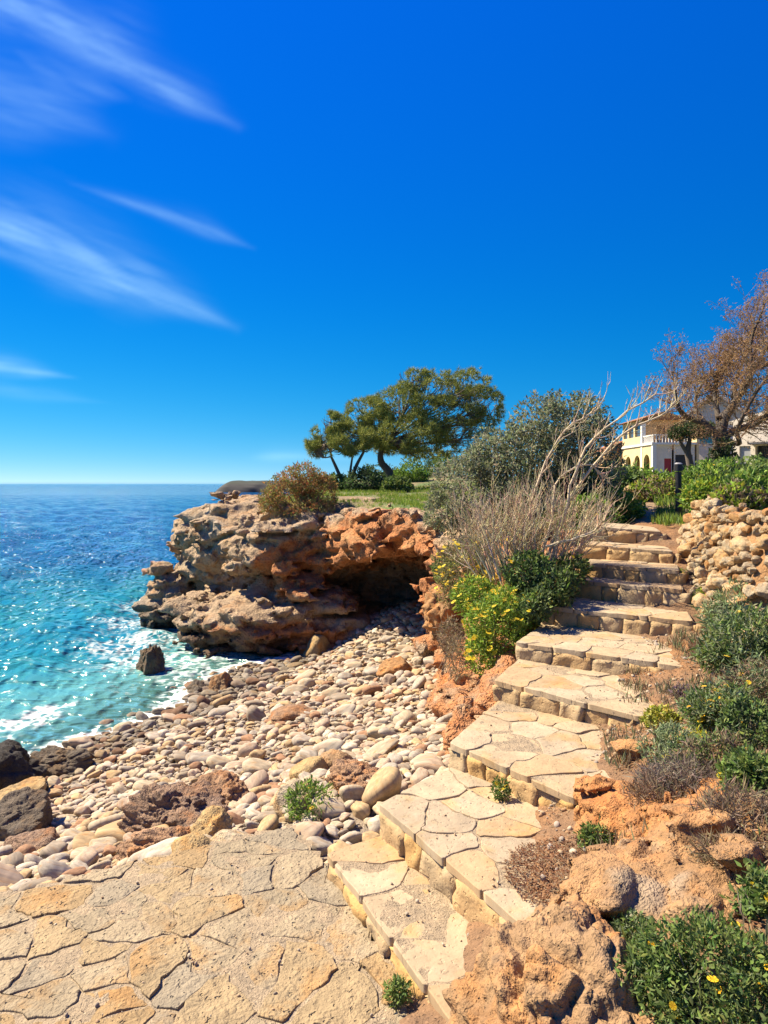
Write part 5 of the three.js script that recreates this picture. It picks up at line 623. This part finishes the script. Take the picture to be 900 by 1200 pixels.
  small('small flowering weed on the riser of the third step', V(0.56, 0.26, -3.32), 0.035, 0.04, 380, { seed: 222, L: 0.022, W: 0.004, pal: PAL.green, flowers: 3, flowerSize: 0.012 });
  small('weed with yellow flowers beside the buff boulder at the bottom step', V(0.24, 0.1, -1.98), 0.04, 0.06, 380, { seed: 223, L: 0.026, W: 0.004, pal: PAL.green.concat(PAL.dry), flowers: 4, flowerSize: 0.012 });
  { const q = onBeach(362, 958, 0.03); small('green weeds growing among the stones at the paving edge', V(q[0], q[1], -q[2]), 0.12, 0.09, 900, { seed: 224, L: 0.035, W: 0.005, pal: PAL.green.concat(PAL.lush), flowers: 2 }); }
  const r = rng(230), s = new Soup();                      // fallen twigs, husks and gravel on the slope
  for (let k = 0; k < 15000; k++) { const d = mix(1.3, 4.6, Math.pow(r(), 1.3)), x = mix(0.35 + (d - 2) * 0.35, 2.9, r()), patch = fbm(x * 3, d * 3, 12, 2); if (patch < -0.2) continue; const y = hillH(x, d) + 0.004, a = r() * 6.283, L = 0.012 + 0.03 * r(), c = pick(PAL.dry.concat([[0.34, 0.15, 0.07], [0.20, 0.12, 0.08], [0.48, 0.40, 0.28]]), r); leaf(s, V(x, y, -d), V(Math.cos(a), 0.25 * r(), Math.sin(a)).normalize(), V(0, 1, 0), L, 0.0022 + 0.002 * r(), c); }
  { const q = onHill(648, 1020), k0 = PAL.dry; for (let k = 0; k < 2600; k++) { const a = r() * 6.283, m = 0.2 * Math.sqrt(r()), x = q[0] + m * Math.cos(a) * 0.9, d = q[2] + m * Math.sin(a) * 1.2, y = Math.max(hillH(x, d), 0.243) + 0.004 + 0.02 * r() * (1 - m / 0.2), b = r() * 6.283; leaf(s, V(x, y, -d), V(Math.cos(b), 0.6 * (r() - 0.3), Math.sin(b)).normalize(), V(0, 1, 0), 0.008 + 0.018 * r(), 0.003, pick([[0.30, 0.13, 0.055], [0.22, 0.09, 0.04], [0.36, 0.18, 0.08], [0.44, 0.32, 0.2]], r)); } }
  info(mesh('plant_litter', s.geo(), M.leaf), 'dry husks and twigs littering the slope', 'litter', null, 'stuff');
  const gg = rockGeo(1, 91, { planes: 6, rough: 0.1, spread: 0.35 }), im = new THREE.InstancedMesh(gg, std([1, 1, 1]), 2600), m4 = new THREE.Matrix4(), c = new THREE.Color(); im.name = numbered('gravel'); let n = 0; while (n < 2600) { const d = mix(1.3, 5.2, Math.pow(r(), 1.2)), x = mix(0.3 + (d - 2) * 0.33, 3, r()); if (fbm(x * 2.2 + 7, d * 2.2, 3, 2) < -0.2) { continue; } const q = 0.004 + 0.014 * Math.pow(r(), 3); m4.compose(V(x, hillH(x, d) + q * 0.3, -d), new THREE.Quaternion().setFromEuler(new THREE.Euler(r() * 6, r() * 6, r() * 6)), V(q, q * 0.7, q)); im.setMatrixAt(n, m4); const t = pick([[0.5, 0.36, 0.22], [0.56, 0.46, 0.33], [0.42, 0.25, 0.13], [0.38, 0.31, 0.25]], r); im.setColorAt(n, c.setRGB(...t)); n++; } scene.add(im); info(im, 'small gravel strewn over the soil slope', 'gravel', null, 'stuff'); }

tufts('dry_grass', 'thin dry grass and sprouts scattered over the soil slope', 1500, (r) => { const d = mix(1.5, 5.0, Math.pow(r(), 1.2)), x = mix(0.5 + (d - 2) * 0.42, 2.9, r()); if (fbm(x * 2.4, d * 2.4, 21, 2) < -0.05) return null; return [x, hillH(x, d), d]; }, 0.075, PAL.dry.concat(PAL.dry, PAL.sage, [[0.34, 0.20, 0.10]]), 63);
{ const r = rng(240), gg = rockGeo(1, 93, { planes: 6, rough: 0.1, spread: 0.35 }), N = 900, im = new THREE.InstancedMesh(gg, std([1, 1, 1]), N), m4 = new THREE.Matrix4(), c = new THREE.Color(); im.name = numbered('grit'); let n = 0;   // grit washed and kicked onto the paving
  while (n < N) { const d = mix(2.0, 5.6, Math.pow(r(), 1.3)), x = mix(-1.9, 2.3, r()); let y = null; if (polyDist(LAND, x, d) < -0.02) y = landH(x, d); else for (let k = 0; k < 6; k++) { const [L, R] = E[k], [L2, R2] = E[k + 1]; if (polyDist([L, R, R2, L2], x, d) < -0.03) y = L[2]; } if (y === null || fbm(x * 2.6, d * 2.6, 14, 3) < -0.05 + 0.25 * r()) continue; const q = 0.0018 + 0.0055 * Math.pow(r(), 4); m4.compose(V(x, y + q * 0.3 + 0.001, -d), new THREE.Quaternion().setFromEuler(new THREE.Euler(r() * 6, r() * 6, r() * 6)), V(q, q * 0.7, q)); im.setMatrixAt(n, m4); im.setColorAt(n, c.setRGB(...pick([[0.5, 0.36, 0.22], [0.56, 0.46, 0.33], [0.46, 0.30, 0.17], [0.42, 0.34, 0.25]], r))); n++; } scene.add(im); info(im, 'sandy grit scattered over the paving and lower treads', 'grit', null, 'stuff'); }

// ---------------------------------------------------------------- black path light
{ const p = atDepth(795, 578, 8.2), y0 = inlandH(p.x, 8.2) - 0.02, g = thing('path_light', 'black bollard light standing above the rubble wall', 'bollard', null, V(p.x, y0, p.z)), top = 1.75 + (567 - 543) / FOC * 8.2 - y0, m = std([0.018, 0.018, 0.02], { roughness: 0.5 }); const post = new THREE.CylinderGeometry(0.034, 0.036, top * 0.86, 16); post.translate(0, top * 0.43, 0); mesh('post', post, m, g); const head = new THREE.CylinderGeometry(0.046, 0.046, top * 0.12, 18); head.translate(0, top * 0.93, 0); mesh('head', head, m, g); const cap = new THREE.CylinderGeometry(0.03, 0.048, 0.018, 18); cap.translate(0, top, 0); mesh('cap', cap, std([0.35, 0.35, 0.36], { roughness: 0.4 }), g); const foot = new THREE.CylinderGeometry(0.055, 0.06, 0.02, 18); foot.translate(0, 0.01, 0); mesh('base_plate', foot, m, g); }

// ---------------------------------------------------------------- houses
function box(w, h, d, x, y, z) { const g = new THREE.BoxGeometry(w, h, d); g.translate(x, y, z); return g; }
function archPanel(w, h, openings, thick) {              // a wall panel in the xy plane with openings [x0, x1, y0, y1, arched]
  const s = new THREE.Shape([[0, 0], [w, 0], [w, h], [0, h]].map(([x, y]) => new THREE.Vector2(x, y))); for (const [x0, x1, y0, y1, arched] of openings) { const p = new THREE.Path(); p.moveTo(x0, y0); p.lineTo(x1, y0); if (arched) { const R = (x1 - x0) / 2; p.lineTo(x1, y1 - R); p.absarc((x0 + x1) / 2, y1 - R, R, 0, Math.PI, false); } else { p.lineTo(x1, y1); p.lineTo(x0, y1); } p.lineTo(x0, y0); s.holes.push(p); } return new THREE.ExtrudeGeometry(s, { depth: thick, bevelEnabled: false, curveSegments: 12 });
}
const plaster = (c) => std(c, { map: scaled(grainTex, 0.35), bumpMap: scaled(rockBump, 0.8), bumpScale: 0.006 });
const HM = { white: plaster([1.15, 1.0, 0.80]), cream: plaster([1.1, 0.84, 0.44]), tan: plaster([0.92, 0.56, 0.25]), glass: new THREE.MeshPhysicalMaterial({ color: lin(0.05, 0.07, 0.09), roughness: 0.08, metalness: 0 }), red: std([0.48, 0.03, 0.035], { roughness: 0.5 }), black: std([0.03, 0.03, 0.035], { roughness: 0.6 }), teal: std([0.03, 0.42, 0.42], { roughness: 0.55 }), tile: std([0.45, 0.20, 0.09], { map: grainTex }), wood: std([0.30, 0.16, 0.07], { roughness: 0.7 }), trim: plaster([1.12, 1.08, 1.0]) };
{ // arcaded house: long arcade looking out to sea, balcony at its near end
  const x0 = 29.1, d0 = 75, y0 = 1.9, L = 9.4, gh = 4.1, uh = 2.7, g = thing('arcaded_house', 'cream and white two storey house with arches, a balcony and a red door', 'house', null, V(x0, y0, -d0));
  const arc = archPanel(L, gh, [[0.8, 2.6, 0, 3.1, true], [3.7, 5.5, 0, 3.1, true], [6.6, 8.4, 0, 3.1, true]], 0.35); arc.rotateY(Math.PI / 2); mesh('arcade_wall', arc, HM.cream, g);                                       // runs away from the viewer along -z
  mesh('arcade_back_wall', box(0.2, gh, L, 2.2, gh / 2, -L / 2), HM.tan, g);
  for (const z of [-1.7, -4.6, -7.5]) { const d = mesh('arcade_door', box(0.06, 2.4, 1.2, 2.07, 1.2, z), HM.wood, g); mesh('door_pane', box(0.03, 1.5, 0.8, 2.02, 1.4, z), HM.glass, d); }
  const fr = archPanel(4.2, gh, [[0.9, 1.7, 0, 2.6, false], [2.1, 4.0, 0.6, 3.0, false]], 0.3); fr.translate(0.37, 0, -0.3); mesh('front_wall', fr, HM.white, g);
  mesh('red_door', box(0.78, 2.58, 0.08, 1.67, 1.3, -0.2), HM.red, g); const sh = mesh('garage_opening', box(1.88, 2.38, 0.08, 3.42, 1.8, -0.22), HM.black, g); mesh('frame', box(1.9, 0.08, 0.1, 3.42, 3.02, -0.16), HM.black, sh);
  mesh('corner_pillar', box(0.42, gh + 0.02, 0.42, 0.16, gh / 2, -0.02), HM.trim, g); mesh('corner_pillar', box(0.42, gh + uh, 0.42, 0.16, (gh + uh) / 2, -3.15), HM.trim, g);
  mesh('floor_slab', box(4.9, 0.24, L + 0.3, 2.3, gh + 0.12, -L / 2 + 0.1), HM.trim, g);
  for (let k = 0; k < 9; k++) mesh('baluster', box(0.1, 0.75, 0.1, 0.14, gh + 0.62, -0.2 - k * 0.34), HM.trim, g); mesh('handrail', box(0.2, 0.12, 3.1, 0.14, gh + 1.05, -1.5), HM.trim, g);
  for (let k = 0; k < 12; k++) mesh('baluster', box(0.1, 0.75, 0.1, 0.4 + k * 0.34, gh + 0.62, 0.05), HM.trim, g); mesh('handrail', box(4.3, 0.12, 0.2, 2.4, gh + 1.06, 0.05), HM.trim, g);
  const lo = archPanel(6.2, uh, [[0.35, 2.1, 0.9, 2.35, false], [2.5, 4.1, 0.9, 2.35, false], [4.5, 5.9, 0.9, 2.35, false]], 0.25); lo.rotateY(Math.PI / 2); lo.translate(0, gh + 0.24, -3.2); mesh('loggia_wall', lo, HM.cream, g);
  for (const z of [-4.42, -6.5, -8.4]) mesh('window_pane', box(0.05, 1.4, 1.6, 0.2, gh + 1.85, z), HM.glass, g);
  const up = archPanel(4.6, uh, [[1.4, 2.3, 0, 2.1, false], [3.0, 4.0, 0.9, 2.1, false]], 0.25); up.translate(0.3, gh + 0.24, -3.3); mesh('upper_wall', up, HM.tan, g); mesh('balcony_door', box(0.88, 2.1, 0.06, 2.15, gh + 1.3, -3.2), HM.wood, g); mesh('window_pane', box(0.98, 1.18, 0.05, 3.8, gh + 1.75, -3.2), HM.glass, g);
  const rf = new THREE.BufferGeometry(); { const q = new THREE.Shape([[-0.6, 0], [5.3, 0], [2.4, 0.95]].map(([x, y]) => new THREE.Vector2(x, y))); const e = new THREE.ExtrudeGeometry(q, { depth: 7.4, bevelEnabled: false }); e.translate(0, gh + uh + 0.26, -L - 0.6); mesh('roof', e, HM.tile, g); }
  mesh('end_wall', box(4.6, gh + uh, 0.25, 2.6, (gh + uh) / 2, -L - 0.1), HM.cream, g); mesh('side_wall', box(0.25, gh + uh, L, 4.95, (gh + uh) / 2, -L / 2 - 0.1), HM.cream, g);
}
{ const x0 = 37.2, d0 = 88, y0 = 2.0, g = thing('gabled_house', 'white gabled house with a turquoise shuttered window behind the bare tree', 'house', null, V(x0, y0, -d0)), W = 9; g.rotation.y = -0.5;
  const e = 7.4, pk = 11.0;
  const s = new THREE.Shape([[0, 0], [W, 0], [W, e], [W / 2, pk], [0, e]].map(([x, y]) => new THREE.Vector2(x, y))); const h = new THREE.Path([[2.7, 4.8], [4.5, 4.8], [4.5, 7.0], [2.7, 7.0]].map(([x, y]) => new THREE.Vector2(x, y))); s.holes.push(h); const wg = new THREE.ExtrudeGeometry(s, { depth: 9, bevelEnabled: false }); wg.translate(0, 0, -9); mesh('wall', wg, HM.white, g);
  for (const k of [0, 1]) mesh('shutter', box(0.88, 2.16, 0.1, 3.16 + k * 0.9, 5.9, -0.06), HM.teal, g);
  for (const sgn of [-1, 1]) { const len = Math.hypot(W / 2 + 0.7, pk - e + 0.5), r = box(len, 0.22, 10.2, 0, 0, 0); r.rotateZ(sgn * -Math.atan2(pk - e, W / 2)); r.translate(W / 2 + sgn * (W / 4 + 0.22), (pk + e) / 2 + 0.05, -4.3); mesh('roof_slope', r, HM.tile, g); const b = box(len, 0.3, 0.12, 0, 0, 0); b.rotateZ(sgn * -Math.atan2(pk - e, W / 2)); b.translate(W / 2 + sgn * (W / 4 + 0.22), (pk + e) / 2 - 0.12, 0.86); mesh('bargeboard', b, HM.trim, g); }
  mesh('chimney', box(0.7, 1.5, 0.7, 6.4, pk - 0.6, -4), HM.white, g); }
{ const d0 = 40, x0 = 20.3, y0 = 1.7, g = thing('white_house', 'low white house with a dark covered terrace and grey shutters at the right edge', 'house', null, V(x0, y0, -d0)); g.rotation.y = -0.85;
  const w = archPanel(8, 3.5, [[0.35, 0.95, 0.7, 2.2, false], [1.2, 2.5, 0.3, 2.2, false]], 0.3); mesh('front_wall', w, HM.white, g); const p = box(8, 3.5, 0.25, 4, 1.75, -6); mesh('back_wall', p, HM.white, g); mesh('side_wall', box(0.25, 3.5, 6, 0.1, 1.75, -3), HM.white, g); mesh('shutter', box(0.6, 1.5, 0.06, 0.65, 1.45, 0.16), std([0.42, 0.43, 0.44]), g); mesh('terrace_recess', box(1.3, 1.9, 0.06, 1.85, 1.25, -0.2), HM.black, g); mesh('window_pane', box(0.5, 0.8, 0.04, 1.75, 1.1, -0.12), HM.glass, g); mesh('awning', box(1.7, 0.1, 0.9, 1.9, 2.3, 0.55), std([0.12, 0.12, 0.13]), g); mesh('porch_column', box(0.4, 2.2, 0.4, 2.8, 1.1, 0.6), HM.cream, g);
  const q = new THREE.Shape([[-0.3, 0], [8.3, 0], [8.3, 0.9], [4, 1.2], [-0.3, 0.12]].map(([x, y]) => new THREE.Vector2(x, y))), e = new THREE.ExtrudeGeometry(q, { depth: 6.6, bevelEnabled: false }); e.translate(0, 3.5, -6.3); mesh('roof', e, HM.white, g); }
{ const d0 = 95, x0 = 30.5, y0 = 2, g = thing('far_house', 'small tiled orange house glimpsed behind the leafless shrub', 'house', null, V(x0, y0, -d0)); mesh('wall', box(5, 4.2, 5, 2.3, 2.1, -2.5), HM.tan, g); const q = new THREE.Shape([[-0.5, 0], [5.2, 0], [2.3, 1.5]].map(([x, y]) => new THREE.Vector2(x, y))), e = new THREE.ExtrudeGeometry(q, { depth: 6, bevelEnabled: false }); e.translate(0, 4.2, -5.5); mesh('roof', e, HM.tile, g); const w = mesh('window', box(0.9, 1.2, 0.08, 1.2, 2.4, 0.02), HM.wood, g); mesh('pane', box(0.7, 1.0, 0.04, 1.2, 2.4, 0.07), HM.glass, w); }

scene.traverse((o) => { if (o.isMesh) { o.castShadow = true; o.receiveShadow = true; } });
renderer.render(scene, camera);
